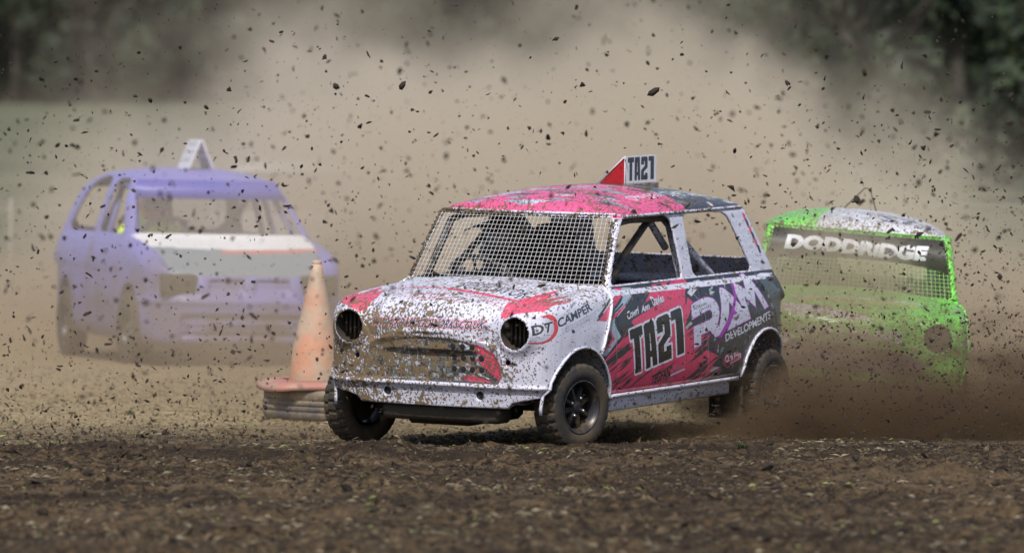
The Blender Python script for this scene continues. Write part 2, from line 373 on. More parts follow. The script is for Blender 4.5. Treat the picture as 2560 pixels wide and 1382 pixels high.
# ------------------------------------------------------------------ printed graphics, drawn in code
class Canvas:
    def __init__(s, name, a0, a1, b0, b1, S, base):
        s.name = name; s.a0, s.b0, s.S = a0, b0, S; s.w = int((a1 - a0) * S); s.h = int((b1 - b0) * S); s.a1 = a0 + s.w / S; s.b1 = b0 + s.h / S
        s.A = np.empty((s.h, s.w, 3), np.float32); s.A[:] = base
    def px(s, P): P = np.asarray(P, float).reshape(-1, 2); return np.stack([(P[:, 0] - s.a0) * s.S, (P[:, 1] - s.b0) * s.S], 1)
    def mask(s, contours, out=None):
        out = np.zeros((s.h, s.w), bool) if out is None else out
        C = [s.px(c) for c in contours]; al = np.concatenate(C)
        x0, y0 = np.maximum(np.floor(al.min(0)).astype(int), 0); x1, y1 = np.minimum(np.ceil(al.max(0)).astype(int) + 1, [s.w, s.h])
        if x1 <= x0 or y1 <= y0: return out
        X = (np.arange(x0, x1) + .5)[None]; Y = (np.arange(y0, y1) + .5)[:, None]; m = np.zeros((y1 - y0, x1 - x0), bool)
        for c in C:
            for i in range(len(c)):
                ax, ay = c[i - 1]; bx, by = c[i]
                if ay == by: continue
                m ^= ((ay > Y) != (by > Y)) & (X < (bx - ax) * (Y - ay) / (by - ay) + ax)
        out[y0:y1, x0:x1] |= m; return out
    def paint(s, m, c): s.A[m] = c
    def poly(s, P, c): s.paint(s.mask([P]), c)
    def line(s, P, wd, c, wd2=None):
        P = np.asarray(P, float); m = np.zeros((s.h, s.w), bool)
        for i in range(len(P) - 1):
            d = P[i + 1] - P[i]; L = np.linalg.norm(d) + 1e-9; n = np.array([-d[1], d[0]]) / L * wd / 2; e = d / L * wd * .3
            s.mask([[P[i] - n - e, P[i + 1] - n + e, P[i + 1] + n + e, P[i] + n - e]], m)
        s.paint(m, c)
    def image(s):
        im = bpy.data.images.new(s.name, s.w, s.h); a = np.ones((s.h, s.w, 4), np.float32)
        L = s.A; a[..., :3] = np.where(L < .0031308, L * 12.92, 1.055 * np.maximum(L, 1e-6) ** (1 / 2.4) - .055)
        im.pixels.foreach_set(a.ravel()); im.update(); im.pack(); return im
def dilate(m, n):
    for k in range(n):
        a = m.copy(); a[1:] |= m[:-1]; a[:-1] |= m[1:]; b = a.copy() if k % 2 else a
        b[:, 1:] |= a[:, :-1] if k % 2 else m[:, :-1]; b[:, :-1] |= a[:, 1:] if k % 2 else m[:, 1:]; m = b
    return m
def bil(quad):
    q = [np.array(p, float) for p in quad]       # TL TR BR BL
    return lambda u, v: (q[3] * (1 - u) + q[2] * u) * (1 - v) + (q[0] * (1 - u) + q[1] * u) * v
_txt = {}
def text_tris(s, bold=0., shear=0., sx=1.):
    k = (s, bold, shear)
    if k not in _txt:
        cu = bpy.data.curves.new('t', 'FONT'); cu.body = s; cu.offset = bold; cu.shear = shear; cu.resolution_u = 3
        o = bpy.data.objects.new('t', cu); col.objects.link(o); dg = bpy.context.evaluated_depsgraph_get(); me = o.evaluated_get(dg).to_mesh()
        me.calc_loop_triangles(); V = np.array([v.co[:2] for v in me.vertices]); T = [tuple(t.vertices) for t in me.loop_triangles]
        V -= V.min(0); V /= V.max(0); _txt[k] = [V[list(t)] for t in T]
        bpy.data.objects.remove(o); bpy.data.curves.remove(cu)
    return _txt[k]
def text_mask(cv, s, f, bold=.0, shear=0.):
    m = np.zeros((cv.h, cv.w), bool)
    for t in text_tris(s, bold, shear): cv.mask([[f(*p) for p in t]], m)
    return m
TA21 = [[[(0, 1), (.235, 1), (.235, .79), (.17, .79), (.17, 0), (.065, 0), (.065, .79), (0, .79)]],
        [[(.262, 0), (.262, .96), (.29, 1), (.44, 1), (.455, .96), (.48, 0), (.392, 0), (.384, .22), (.35, .22), (.348, 0)], [(.352, .36), (.378, .36), (.368, .76), (.36, .76)]],
        [[(.505, .66), (.505, .94), (.54, 1), (.72, 1), (.755, .94), (.755, .53), (.615, .36), (.615, .21), (.66, .21), (.66, .30), (.755, .30), (.755, 0), (.505, 0), (.505, .42), (.645, .60), (.645, .80), (.615, .80), (.615, .66)]],
        [[(.79, .80), (.79, 1), (.97, 1), (1, .95), (1, 0), (.865, 0), (.865, .80)]]]
def ta21(cv, f, skip=()):
    m = np.zeros((cv.h, cv.w), bool)
    for i, cs in enumerate(TA21):
        if i in skip: continue
        cv.mask([[f(*p) for p in c] for c in cs], m)
    return m
def bpm(ax, val, k0, k1):
    def g(P): return [tuple(np.array(bp(u, v, ax, val))[[k0, k1]]) for u, v in P]
    return g
WHITE = (.62, .62, .74); PINK = (.66, .055, .14); DARK = (.030, .034, .048); CAMO = (.13, .19, .22); CAM2 = (.22, .30, .33); MAG = (.36, .03, .42); RED = (.55, .05, .05)
S_ = bpm(1, .675, 0, 2); rs = random.Random(7)
def r4(P): return S_([(1480 + x / 3.0037, 660 + y / 3.0037) for x, y in P])
def r5(P): return S_([(1280 + x / 8.636, 740 + y / 8.636) for x, y in P])
def r3(P): return S_([(1660 + x / 6.91, 680 + y / 6.91) for x, y in P])
def side_chart():
    c = Canvas('side_print', -2.56, .5, .2, 1.4, 900, WHITE)
    c.poly([(-.37, .875), (-.165, .53), (-.2, .2), (-2.6, .2), (-2.6, .868), (-.37, .868)], DARK)
    # soft slate shading print and digital camouflage on the rear quarter
    for k in range(420):
        x = rs.uniform(-2.45, -1.45); z = rs.uniform(.33, .86); d = .5 + .5 * math.sin(x * 9 + z * 7) * math.cos(z * 11 - x * 4)
        if rs.random() > d * .9: continue
        w_ = rs.choice((.012, .02, .03)); h_ = rs.choice((.012, .02)); cc = rs.choice((CAMO, CAM2, (.06, .085, .1), (.09, .12, .14)))
        x = round(x / .012) * .012; z = round(z / .012) * .012; c.poly([(x, z), (x + w_, z), (x + w_, z + h_), (x, z + h_)], cc)
    for P in ([(835, 130), (880, 120), (888, 150), (870, 152), (866, 140), (835, 142)], [(915, 190), (950, 165), (945, 185), (925, 200), (955, 210), (915, 235)]): c.poly(r4(P), (.45, .5, .56))
    # rear quarter lightens to plain slate towards the tail
    c.poly(r4([(1290, 60), (1420, 150), (1500, 330), (1530, 700), (1480, 700), (1455, 540), (1400, 330), (1330, 160)]), (.085, .11, .135))
    c.poly(r4([(750, 215), (790, 180), (830, 190), (775, 245)]), (.6, .62, .7))
    # pink field
    c.poly(r4([(235, 560), (280, 470), (530, 155), (770, 112), (785, 135), (735, 215), (720, 300), (760, 330), (700, 470), (770, 470), (890, 520), (850, 640), (955, 690), (900, 760), (965, 790), (800, 935), (170, 1003), (95, 720), (150, 660)]), PINK)
    for P in ([(90, 410), (250, 180), (300, 178), (290, 215), (240, 265), (125, 430), (65, 428)], ): c.poly(r4(P), PINK)
    c.poly(r4([(125, 180), (245, 180), (235, 225), (60, 430), (62, 690), (30, 690), (60, 300)]), (.56, .57, .66))
    c.poly(r4([(250, 180), (300, 180), (285, 235), (250, 262), (175, 350), (70, 428), (66, 420), (220, 250)]), PINK)
    c.poly(r4([(302, 178), (372, 178), (350, 225), (190, 400), (180, 440), (222, 545), (110, 690), (60, 690), (170, 560), (130, 480), (150, 400), (250, 290), (268, 262)]), (.34, .44, .52))
    c.line(r4([(60, 690), (168, 560), (132, 490), (150, 425), (275, 320)]), .016, PINK)
    c.line(r4([(48, 680), (150, 560), (118, 490), (140, 415), (262, 300)]), .010, DARK)
    c.line(r4([(240, 185), (205, 235), (70, 400)]), .014, DARK)
    c.line(r4([(380, 182), (345, 235), (205, 400)]), .003, WHITE)
    c.line(r4([(205, 565), (110, 690)]), .003, MAG)
    # upper dark slashes into the pink
    for P in ([(300, 330), (540, 160), (470, 215), (430, 290), (320, 350)], [(555, 155), (600, 150), (545, 215)], [(640, 140), (672, 135), (610, 200)], [(240, 560), (300, 430), (330, 470), (270, 540)],
              [(95, 740), (280, 590), (290, 640), (110, 770)], [(430, 290), (500, 250), (480, 320), (300, 430)]): c.poly(r4(P), DARK)
    for k in range(46):
        x = rs.uniform(100, 560); y = 1000 - (x - 100) * .25 - rs.uniform(0, 300) + (x < 300) * 0; L = rs.uniform(50, 170); t = rs.uniform(2, 8)
        if 290 < x < 700 and y < 850 - (x - 290) * .44: continue
        c.poly(r4([(x, y), (x + L * .55, y - L * .52), (x + L, y - L * .88), (x + L * .5 + t, y - L * .43 + t)]), DARK)
    for k in range(44):
        x = rs.uniform(690, 950); y = rs.uniform(490, 930); L = rs.uniform(50, 150); t = rs.uniform(4, 13)
        c.poly(r4([(x, y), (x + L * .5, y - L * .46), (x + L, y - L * .8), (x + L * .5 + t, y - L * .4 + t)]), DARK)
    for P in ([(700, 385), (745, 250), (780, 285), (720, 345)], [(690, 360), (780, 280), (700, 400)]): c.poly(r4(P), PINK)
    c.poly(r4([(705, 470), (745, 430), (760, 445), (712, 492)]), (.4, .46, .5)); c.poly(r4([(880, 800), (925, 770), (965, 772), (900, 812)]), (.45, .48, .54))
    # race number
    f = bil(r4([(286, 500), (684, 322), (690, 664), (303, 832)])); m = ta21(c, f)
    out = dilate(m, 8); blk = c.mask([[f(-.02, 1.02), f(1.0, 1.03), f(1.01, -.02), f(.04, -.02)]]) & dilate(m, 12); c.paint(dilate(out | blk, 2), (.7, .7, .82)); c.paint(m, (.012, .013, .018))
    # big sponsor initials
    Rr = [(495, 822), (510, 575), (560, 535), (690, 470), (760, 440), (830, 437), (900, 460), (950, 530), (972, 610), (975, 700), (950, 830), (925, 890), (858, 1085), (795, 1005), (640, 1085), (636, 1255), (515, 1312), (515, 945), (690, 870), (800, 820), (845, 790), (855, 700), (830, 650), (780, 655), (640, 735)]
    A_ = [(960, 945), (985, 800), (1020, 620), (1030, 320), (1050, 275), (1090, 270), (1130, 300), (1250, 430), (1248, 510), (1215, 590), (1160, 510), (1140, 700), (1090, 900), (1010, 1060), (880, 1125), (862, 1085), (925, 905)]
    M_ = [(1095, 1010), (1215, 745), (1285, 712), (1240, 650), (1275, 480), (1385, 610), (1300, 370), (1300, 170), (1480, 300), (1475, 60), (1520, 32), (1555, 40), (1700, 300), (1850, 590), (1770, 640), (1625, 320), (1612, 600), (1435, 430), (1510, 800)]
    mm = np.zeros((c.h, c.w), bool)
    for P in (Rr, A_, M_): c.mask([r3(P)], mm)
    c.paint(dilate(mm, 4), MAG); c.paint(mm, (.60, .60, .74))
    c.poly(r3([(1250, 100), (1305, 95), (1295, 250), (1300, 440), (1240, 650), (1280, 712), (1215, 745), (1095, 960), (985, 1130), (930, 1130), (1160, 730), (1240, 500), (1262, 420)]), MAG)
    c.poly(r3([(800, 1382), (990, 1130), (1010, 1080), (1060, 1060), (1000, 1150), (840, 1382)]), (.12, .01, .12)); c.line(r3([(1205, 100), (1150, 200), (1140, 270)]), .006, (.62, .62, .74))
    c.paint(text_mask(c, 'DEVELOPMENTS', bil(r3([(1045, 1075), (1870, 665), (1888, 800), (1060, 1205)])), .02, .12), (.68, .68, .8))
    c.paint(text_mask(c, 'ADRIAN', bil(r3([(545, 610), (770, 515), (775, 565), (540, 665)]))), (.02, .02, .03)); c.paint(text_mask(c, 'DAVIES', bil(r3([(630, 650), (850, 550), (845, 595), (635, 700)]))), (.02, .02, .03))
    # script name, garage and graphics names
    for s_, q in (('Cowri', [(265, 700), (545, 550), (565, 720), (300, 860)]), ('Ann', [(590, 590), (780, 470), (800, 620), (600, 715)]), ('Davies', [(800, 370), (1110, 300), (1140, 460), (880, 580)])):
        q = [(1540 + x / 8.6375, 700 + y / 8.6375) for x, y in q]; m = text_mask(c, s_, bil(S_(q)), .03, .35); c.paint(np.roll(dilate(m, 1), (-2, 2), (0, 1)), (.02, .02, .03)); c.paint(m, (.68, .68, .78))
    def r6(P): return S_([(1600 + x / 7.111, 860 + y / 7.111) for x, y in P])
    m = text_mask(c, 'TEGFAN', bil(r6([(215, 560), (540, 400), (545, 570), (215, 730)])), .03, .2); c.paint(dilate(m, 1), (.2, .2, .26)); c.paint(m, (.01, .01, .012))
    m = text_mask(c, 'GARAGE', bil(r6([(548, 405), (795, 300), (795, 400), (548, 520)])), .02, .1); c.paint(dilate(m, 1), (.45, .2, .3)); c.paint(m, (.6, .09, .17)); c.poly(r6([(548, 535), (797, 425), (797, 455), (548, 570)]), (.6, .6, .72))
    m = text_mask(c, 'Chris Price', bil(r6([(1505, 205), (1785, 115), (1800, 220), (1525, 330)])), .02, .3); m2 = text_mask(c, 'GRAPHICS', bil(r6([(1600, 330), (1790, 225), (1795, 250), (1605, 360)])), 0, .2)
    mc = c.mask([r6([(1560 + 75 * math.cos(a), 300 + 115 * math.sin(a)) for a in np.linspace(0, 6.28, 20)])]); c.paint(mc, PINK); c.paint(c.mask([r6([(1563 + 60 * math.cos(a), 297 + 98 * math.sin(a)) for a in np.linspace(0, 6.28, 20)])]), (.03, .03, .04))
    c.paint(dilate(m | m2, 2), PINK); c.paint(m | m2, (.66, .66, .75))
    # thin pale lines along the door shut lines
    c.line(r4([(125, 262), (170, 420), (186, 600), (190, 760), (186, 1000)]), .003, (.45, .45, .52)); c.line(r4([(765, 182), (850, 305), (868, 520), (872, 760), (862, 850), (845, 885)]), .003, (.5, .5, .55))
    # sill strip and arch lips stay white
    c.poly([(-.25, .19), (-.25, .312), (-1.74, .318), (-1.74, .19)], WHITE)
    # camper sticker on the wing
    el = lambda cx, cy, a, b, n=40, t0=0, t1=6.2832: [(cx + a * math.cos(t), cy + b * math.sin(t)) for t in np.linspace(t0, t1, n)]
    def rot5(P, cx, cy, an): return [(cx + (x - cx) * math.cos(an) - (y - cy) * math.sin(an), cy + (x - cx) * math.sin(an) + (y - cy) * math.cos(an)) for x, y in P]
    E1 = rot5(el(880, 718, 232, 362), 880, 718, .30); c.poly(r5(E1), (.70, .70, .80)); c.poly(r5(rot5(el(880, 718, 222, 350), 880, 718, .30)), (.60, .07, .09))
    c.poly(r5(rot5(el(842, 745, 195, 290), 842, 745, .30)), (.52, .53, .66)); c.poly(r5(rot5(el(855, 725, 120, 190), 855, 725, .30)), (.60, .60, .70))
    for s_, q in (('DT', [(790, 665), (1040, 545), (1005, 770), (790, 880)]), ('CAMPER', [(1105, 500), (1790, 140), (1835, 300), (1105, 700)])):
        m = text_mask(c, s_, bil(r5(q)), .03, .0); c.paint(dilate(m, 3), (.66, .66, .76)); c.paint(m, (.045, .05, .075))
    m = text_mask(c, 'CONVERSIONS', bil(r5([(1225, 690), (1870, 350), (1880, 430), (1230, 790)])), .02, .1); c.paint(dilate(m, 3), (.30, .31, .42)); c.paint(m, (.66, .66, .76))
    c.poly(r5([(1350, 735), (1405, 730), (1408, 800), (1352, 800)]), (.02, .02, .03)); c.poly(r5([(1960, 520), (2060, 440), (2050, 520)]), PINK); c.line(r5([(1895, 535), (2035, 385)]), .008, DARK)
    # roof side
    z0 = 1.212
    for a, b, cc in ((-.5, -1.36, (.72, .10, .26)), (-1.36, -2.2, (.035, .045, .07))): c.poly([(a, z0), (b, z0), (b, 1.4), (a, 1.4)], cc)
    for k, x in enumerate((-1.02, -1.24, -1.29, -1.32)): c.poly([(x, z0), (x - .015 - .03 * (k == 0), z0), (x - .012, 1.30), (x + .004, 1.3)], (.04, .05, .08))
    for k in range(26): x = rs.uniform(-2.0, -1.42); z = rs.uniform(1.22, 1.31); s2 = rs.choice((.02, .035)); c.poly([(x, z), (x + s2, z), (x + s2, z + .02), (x, z + .02)], rs.choice((CAM2, (.5, .52, .6), (.08, .1, .13))))
    c.poly(r4([(1120, -240), (1140, -250), (1160, -160), (1140, -170)]), PINK)
    # rear pillar pink dashes
    for k in range(6): x = -1.98 - k * .022; z = 1.185 - k * .035; c.poly([(x, z), (x - .03, z - .01), (x - .045, z - .05), (x - .02, z - .05)], PINK if k % 2 == 0 else DARK)
    return c
F_ = bpm(0, .415, 1, 2); B_ = bpm(2, .86, 0, 1)
def front_chart():
    c = Canvas('front_print', -.75, .75, .2, 1.0, 800, WHITE)
    g = [(-.385, .408), (.385, .408), (.405, .44), (.40, .50), (.365, .56), (.28, .60), (.14, .628), (0, .636), (-.14, .628), (-.28, .60), (-.365, .56), (-.40, .50), (-.405, .44)]; gm_ = c.mask([g])
    c.paint(gm_, (.05, .055, .07))
    for k in range(150):
        x = rs.uniform(-.4, .3); z = rs.uniform(.41, .62); w_ = rs.choice((.015, .025, .04)); m = c.mask([[(x, z), (x + w_, z), (x + w_, z + .018), (x, z + .018)]]) & gm_; c.paint(m, rs.choice((CAM2, CAMO, (.4, .42, .5))))
    def r8(P): return F_([(840 + x / 5.565, 840 + y / 5.565) for x, y in P])
    m = c.mask([r8([(1855, 95), (1960, 100), (2120, 170), (2230, 330), (2290, 520), (2280, 600), (2250, 630), (2160, 560), (2100, 470), (1990, 380), (2010, 270), (1940, 250)])]) | c.mask([r8([(1770, 545), (1900, 560), (2140, 650), (1800, 635), (1700, 590)])]) | c.mask([r8([(1880, 290), (2260, 600), (2240, 640), (1880, 310)])]) | c.mask([r8([(1800, 400), (1960, 500), (1900, 500)])])
    c.paint(m & gm_, PINK)
    c.paint((c.mask([r8([(1700, 85), (1760, 90), (1860, 160), (1830, 190), (1700, 110)])]) | c.mask([r8([(1680, 380), (2100, 600), (2080, 610), (1750, 460)])])) & gm_, (.6, .6, .7))
    f = bil(r8([(130, 60), (1300, 60), (1230, 570), (60, 560)])); m = ta21(c, f); o = dilate(m, 4) & ~dilate(m, 1); c.paint(o & gm_, (.6, .6, .72))
    # web address across the bonnet lip
    def r2(P): return F_([(920 + x / 6.4, 680 + y / 6.4) for x, y in P])
    m = text_mask(c, 'WWW.KP-WOODWORKS.CO.UK', bil(r2([(60, 720), (1860, 790), (1840, 915), (40, 850)])), .03, .4); c.paint(dilate(m, 4), PINK); c.paint(dilate(m, 2), (.7, .7, .8)); c.paint(m, (.05, .05, .09))
    return c
def top_chart():
    c = Canvas('top_print', -2.4, .5, -.75, .75, 560, WHITE)
    # wing crowns
    for s_ in (1, -1):
        c.poly([(.42, s_ * .40), (.38, s_ * .50), (.30, s_ * .60), (.05, s_ * .62), (.18, s_ * .56), (-.06, s_ * .55), (.10, s_ * .50), (-.10, s_ * .46), (.12, s_ * .435), (.28, s_ * .38)], (.70, .09, .17))
    c.line([(.14, -.04), (.25, .46)], .034, (.70, .08, .17)); c.line([(.09, -.42), (.125, -.05)], .02, (.70, .14, .24))
    for k in range(30): y = rs.uniform(-.4, .4); x = rs.uniform(.20, .33); c.line([(x, y), (x + .01, y + .12)], .006, (.70, .3, .4))
    m = text_mask(c, "SQUIDWOR", lambda u, v: np.array((.12 + .09 * u - v * .17, -.04 + u * .45)), .0, .0); c.paint(dilate(m, 1), (.7, .7, .78)); c.paint(m, (.03, .03, .06))
    c.line([(-.16, .02), (-.17, .46)], .004, DARK); c.line([(-.17, .46), (-.05, .40)], .004, DARK)
    # roof
    x1 = -1.36; c.poly([(-.45, -.6), (-.45, .6), (x1, .6), (x1, -.6)], (.72, .10, .26))
    for k in range(40):
        x = rs.uniform(-1.3, -.6); y = rs.uniform(-.5, .35); L = rs.uniform(.08, .3); c.poly([(x, y), (x + .03, y + L * .5), (x - .02, y + L), (x - .025, y + L * .4)], rs.choice(((.3, .33, .42), (.5, .5, .6), (.08, .09, .13))))
    c.poly([(x1, -.6), (x1, .6), (-2.2, .6), (-2.2, -.6)], (.045, .055, .08))
    for k in range(120): x = rs.uniform(-2.15, -1.38); y = rs.uniform(-.5, .5); s2 = rs.choice((.03, .05, .08)); c.poly([(x, y), (x + s2, y), (x + s2, y + .03), (x, y + .03)], rs.choice((CAM2, CAMO, (.55, .56, .64))))
    m = text_mask(c, 'DEVELOPMENTS', lambda u, v: np.array((-1.42 - u * .55, .33 + v * .09)), .02); c.paint(m, (.68, .68, .78))
    m = text_mask(c, 'Cowri Davies', lambda u, v: np.array((-.98 - u * .38, .36 + v * .07)), .01, .3); c.paint(m, (.75, .7, .78))
    return c
def green_charts():
    G = (.16, .72, .07); f = Canvas('green_front', -.75, .75, .2, 1.0, 500, G); s = Canvas('green_side', -2.56, .5, .2, 1.4, 300, G); t = Canvas('green_top', -2.4, .5, -.75, .75, 400, G)
    pur = (.13, .10, .25); wh = (.68, .68, .72); ye = (.72, .55, .03)
    f.poly([(-.42, .44), (.42, .44), (.42, .52), (.30, .57), (0, .60), (-.35, .60), (-.44, .52)], pur)
    f.paint(text_mask(f, 'WILLIAMS', lambda u, v: np.array((-.33 + .62 * u, .615 + .075 * v)), .04, .1), wh); f.poly([(-.5, .47), (-.32, .62), (-.38, .64), (-.5, .53)], wh)
    t.poly([(.36, -.45), (.42, .10), (.40, .12), (.30, -.45)], wh); t.line([(.26, -.30), (.20, .35)], .035, ye); t.line([(.20, -.35), (.12, .38)], .03, wh); t.poly([(-.52, -.26), (-.50, .50), (-1.5, .52), (-1.5, -.1)], (.66, .66, .74))
    t.paint(text_mask(t, 'S71', lambda u, v: np.array((-.65 - .25 * v, .12 + .30 * u)), .02), (.1, .1, .2))
    s.poly([(.32, .66), (.05, .72), (-.1, .66), (.2, .60)], pur)
    return f, s, t
# ------------------------------------------------------------------ painted bodywork with thrown mud
MUD = (.205, .148, .084)
def N(nt, typ, **kw):
    n = nt.nodes.new('ShaderNode' + typ)
    for k, v in kw.items(): setattr(n, k, v)
    return n
def math_(nt, op, a, b=None, c=None, clamp=False):
    n = N(nt, 'Math', operation=op); n.use_clamp = clamp
    for i, q in enumerate((a, b, c)):
        if q is None: continue
        if isinstance(q, (int, float)): n.inputs[i].default_value = q
        else: nt.links.new(q, n.inputs[i])
    return n.outputs[0]
def mixc(nt, f, a, b):
    n = N(nt, 'Mix', data_type='RGBA')
    for s_, q in (('Factor', f), ('A', a), ('B', b)):
        if isinstance(q, (int, float)): n.inputs[s_].default_value = q
        elif isinstance(q, tuple): n.inputs[s_].default_value = (*q, 1)
        else: nt.links.new(q, n.inputs[s_])
    return n.outputs['Result']
def chart_tex(nt, im, cv, a, b):
    cb = N(nt, 'CombineXYZ')
    for i, (q, lo, hi) in enumerate(((a, cv.a0, cv.a1), (b, cv.b0, cv.b1))):
        mr = N(nt, 'MapRange', clamp=False); nt.links.new(q, mr.inputs[0]); mr.inputs[1].default_value = lo; mr.inputs[2].default_value = hi; nt.links.new(mr.outputs[0], cb.inputs[i])
    t = N(nt, 'TexImage', image=im, extension='EXTEND', interpolation='Cubic'); nt.links.new(cb.outputs[0], t.inputs[0]); return t.outputs[0]
def paint_mat(name, charts=None, base=WHITE, rough=.34, mud=1.0, front=1.0, side=.06, top=.30, dust=.10, low=None, left=1.0, cut=.62):
    """charts: (front, side, top) canvases read in the car's own frame; mud thickness follows the panels that meet the spray"""
    m = bpy.data.materials.new(name); m.use_nodes = True; nt = m.node_tree; b = nt.nodes['Principled BSDF']; L = nt.links.new
    tc = N(nt, 'TexCoord'); sp = N(nt, 'SeparateXYZ'); L(tc.outputs['Object'], sp.inputs[0]); x, y, z = sp.outputs
    sn = N(nt, 'SeparateXYZ'); L(tc.outputs['Normal'], sn.inputs[0]); nx, ny, nz = sn.outputs
    c = base
    if charts:
        cf = chart_tex(nt, charts[0][1], charts[0][0], y, z); cs = chart_tex(nt, charts[1][1], charts[1][0], x, z); ct = chart_tex(nt, charts[2][1], charts[2][0], x, y)
        sel_s = math_(nt, 'GREATER_THAN', ny, .36); sel_t = math_(nt, 'GREATER_THAN', nz, .52)
        # below the belt the left flank print wraps onto the shoulder
        c = mixc(nt, sel_t, mixc(nt, sel_s, mixc(nt, math_(nt, 'GREATER_THAN', nx, .25), base, cf), cs), ct)
        inw = math_(nt, 'GREATER_THAN', z, .868); neg = math_(nt, 'LESS_THAN', z, 1.208); pil = math_(nt, 'MULTIPLY', math_(nt, 'MULTIPLY', inw, neg), math_(nt, 'LESS_THAN', x, -.30))
        keep = math_(nt, 'LESS_THAN', x, -1.96); pil = math_(nt, 'MULTIPLY', pil, math_(nt, 'SUBTRACT', 1, keep)); c = mixc(nt, pil, c, base)
    # mud coverage 0..1
    fr = math_(nt, 'MAXIMUM', nx, 0); lowz = math_(nt, 'MULTIPLY', math_(nt, 'SUBTRACT', .86, z), 2.4, clamp=True); yr = math_(nt, 'SUBTRACT', .80, math_(nt, 'MULTIPLY', y, .80 * left))
    bell = math_(nt, 'MULTIPLY', math_(nt, 'SUBTRACT', z, .36), 7, clamp=True)
    covf = math_(nt, 'MULTIPLY', math_(nt, 'MULTIPLY', fr, math_(nt, 'ADD', math_(nt, 'MULTIPLY', math_(nt, 'MULTIPLY', lowz, bell), .40), .42)), math_(nt, 'MULTIPLY', yr, front))
    up = math_(nt, 'MAXIMUM', nz, 0); covt = math_(nt, 'MULTIPLY', up, top)
    cov = math_(nt, 'MAXIMUM', math_(nt, 'MAXIMUM', covf, covt), side)
    big = N(nt, 'TexNoise'); big.inputs['Scale'].default_value = 21; big.inputs['Detail'].default_value = 5; big.inputs['Roughness'].default_value = .6; L(tc.outputs['Object'], big.inputs[0])
    mp = N(nt, 'Mapping'); L(tc.outputs['Object'], mp.inputs[0]); mp.inputs['Scale'].default_value = (42, 95, 80); mp.inputs['Rotation'].default_value = (0, .35, .5)
    sm = N(nt, 'TexNoise'); sm.inputs['Scale'].default_value = 1; sm.inputs['Detail'].default_value = 2.5; L(mp.outputs[0], sm.inputs[0])
    wide = N(nt, 'TexNoise'); wide.inputs['Scale'].default_value = 3.2; wide.inputs['Detail'].default_value = 2; L(tc.outputs['Object'], wide.inputs[0])
    cov = math_(nt, 'MULTIPLY', math_(nt, 'MULTIPLY', cov, mud), math_(nt, 'ADD', math_(nt, 'MULTIPLY', wide.outputs[0], 1.5), .25))
    def thr(n, lo, hi, g, soft=.018):
        t = math_(nt, 'SUBTRACT', hi, math_(nt, 'MULTIPLY', math_(nt, 'POWER', cov, g), hi - lo))
        mr = N(nt, 'MapRange'); L(math_(nt, 'SUBTRACT', n, t), mr.inputs[0]); mr.inputs[1].default_value = -soft; mr.inputs[2].default_value = soft; return mr.outputs[0]
    k1 = thr(big.outputs[0], .42, .70, .8, .012); k2 = thr(sm.outputs[0], .40, .76, .5, .02); k = math_(nt, 'MAXIMUM', k1, k2)
    dk = math_(nt, 'MULTIPLY', math_(nt, 'MULTIPLY', math_(nt, 'SUBTRACT', .75, z), 2, clamp=True), dust) if dust else 0.0
    mcol = mixc(nt, wide.outputs[0], MUD, (MUD[0] * .62, MUD[1] * .58, MUD[2] * .52))
    c = mixc(nt, k, mixc(nt, dk, c, MUD), mcol)
    L(c, b.inputs['Base Color'])
    r = N(nt, 'MapRange'); L(k, r.inputs[0]); r.inputs[3].default_value = rough; r.inputs[4].default_value = .85; L(r.outputs[0], b.inputs['Roughness'])
    b.inputs['Coat Weight'].default_value = .25; b.inputs['Coat Roughness'].default_value = .15
    hgt = math_(nt, 'ADD', math_(nt, 'MULTIPLY', k, .9), math_(nt, 'MULTIPLY', math_(nt, 'MULTIPLY', k, sm.outputs[0]), .8))
    bu = N(nt, 'Bump'); bu.inputs['Strength'].default_value = .8; bu.inputs['Distance'].default_value = .004; L(hgt, bu.inputs['Height']); L(bu.outputs[0], b.inputs['Normal'])
    return m
tt_ = time.time()
cvs, cvf, cvt = side_chart(), front_chart(), top_chart(); chR = ((cvf, cvf.image()), (cvs, cvs.image()), (cvt, cvt.image()))
gf, gs, gt = green_charts(); chG = ((gf, gf.image()), (gs, gs.image()), (gt, gt.image()))
print('charts', round(time.time() - tt_, 1))
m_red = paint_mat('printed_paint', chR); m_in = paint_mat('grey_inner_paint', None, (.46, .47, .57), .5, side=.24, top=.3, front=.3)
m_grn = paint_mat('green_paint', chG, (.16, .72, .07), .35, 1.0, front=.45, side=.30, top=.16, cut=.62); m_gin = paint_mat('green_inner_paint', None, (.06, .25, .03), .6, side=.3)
m_white = paint_mat('white_trim_paint', None, WHITE, .35, side=.30, top=.4, front=1.1)
m_lip = paint_mat('white_lip_paint', None, (.68, .68, .78), .3, side=.12, top=.15, front=.7)
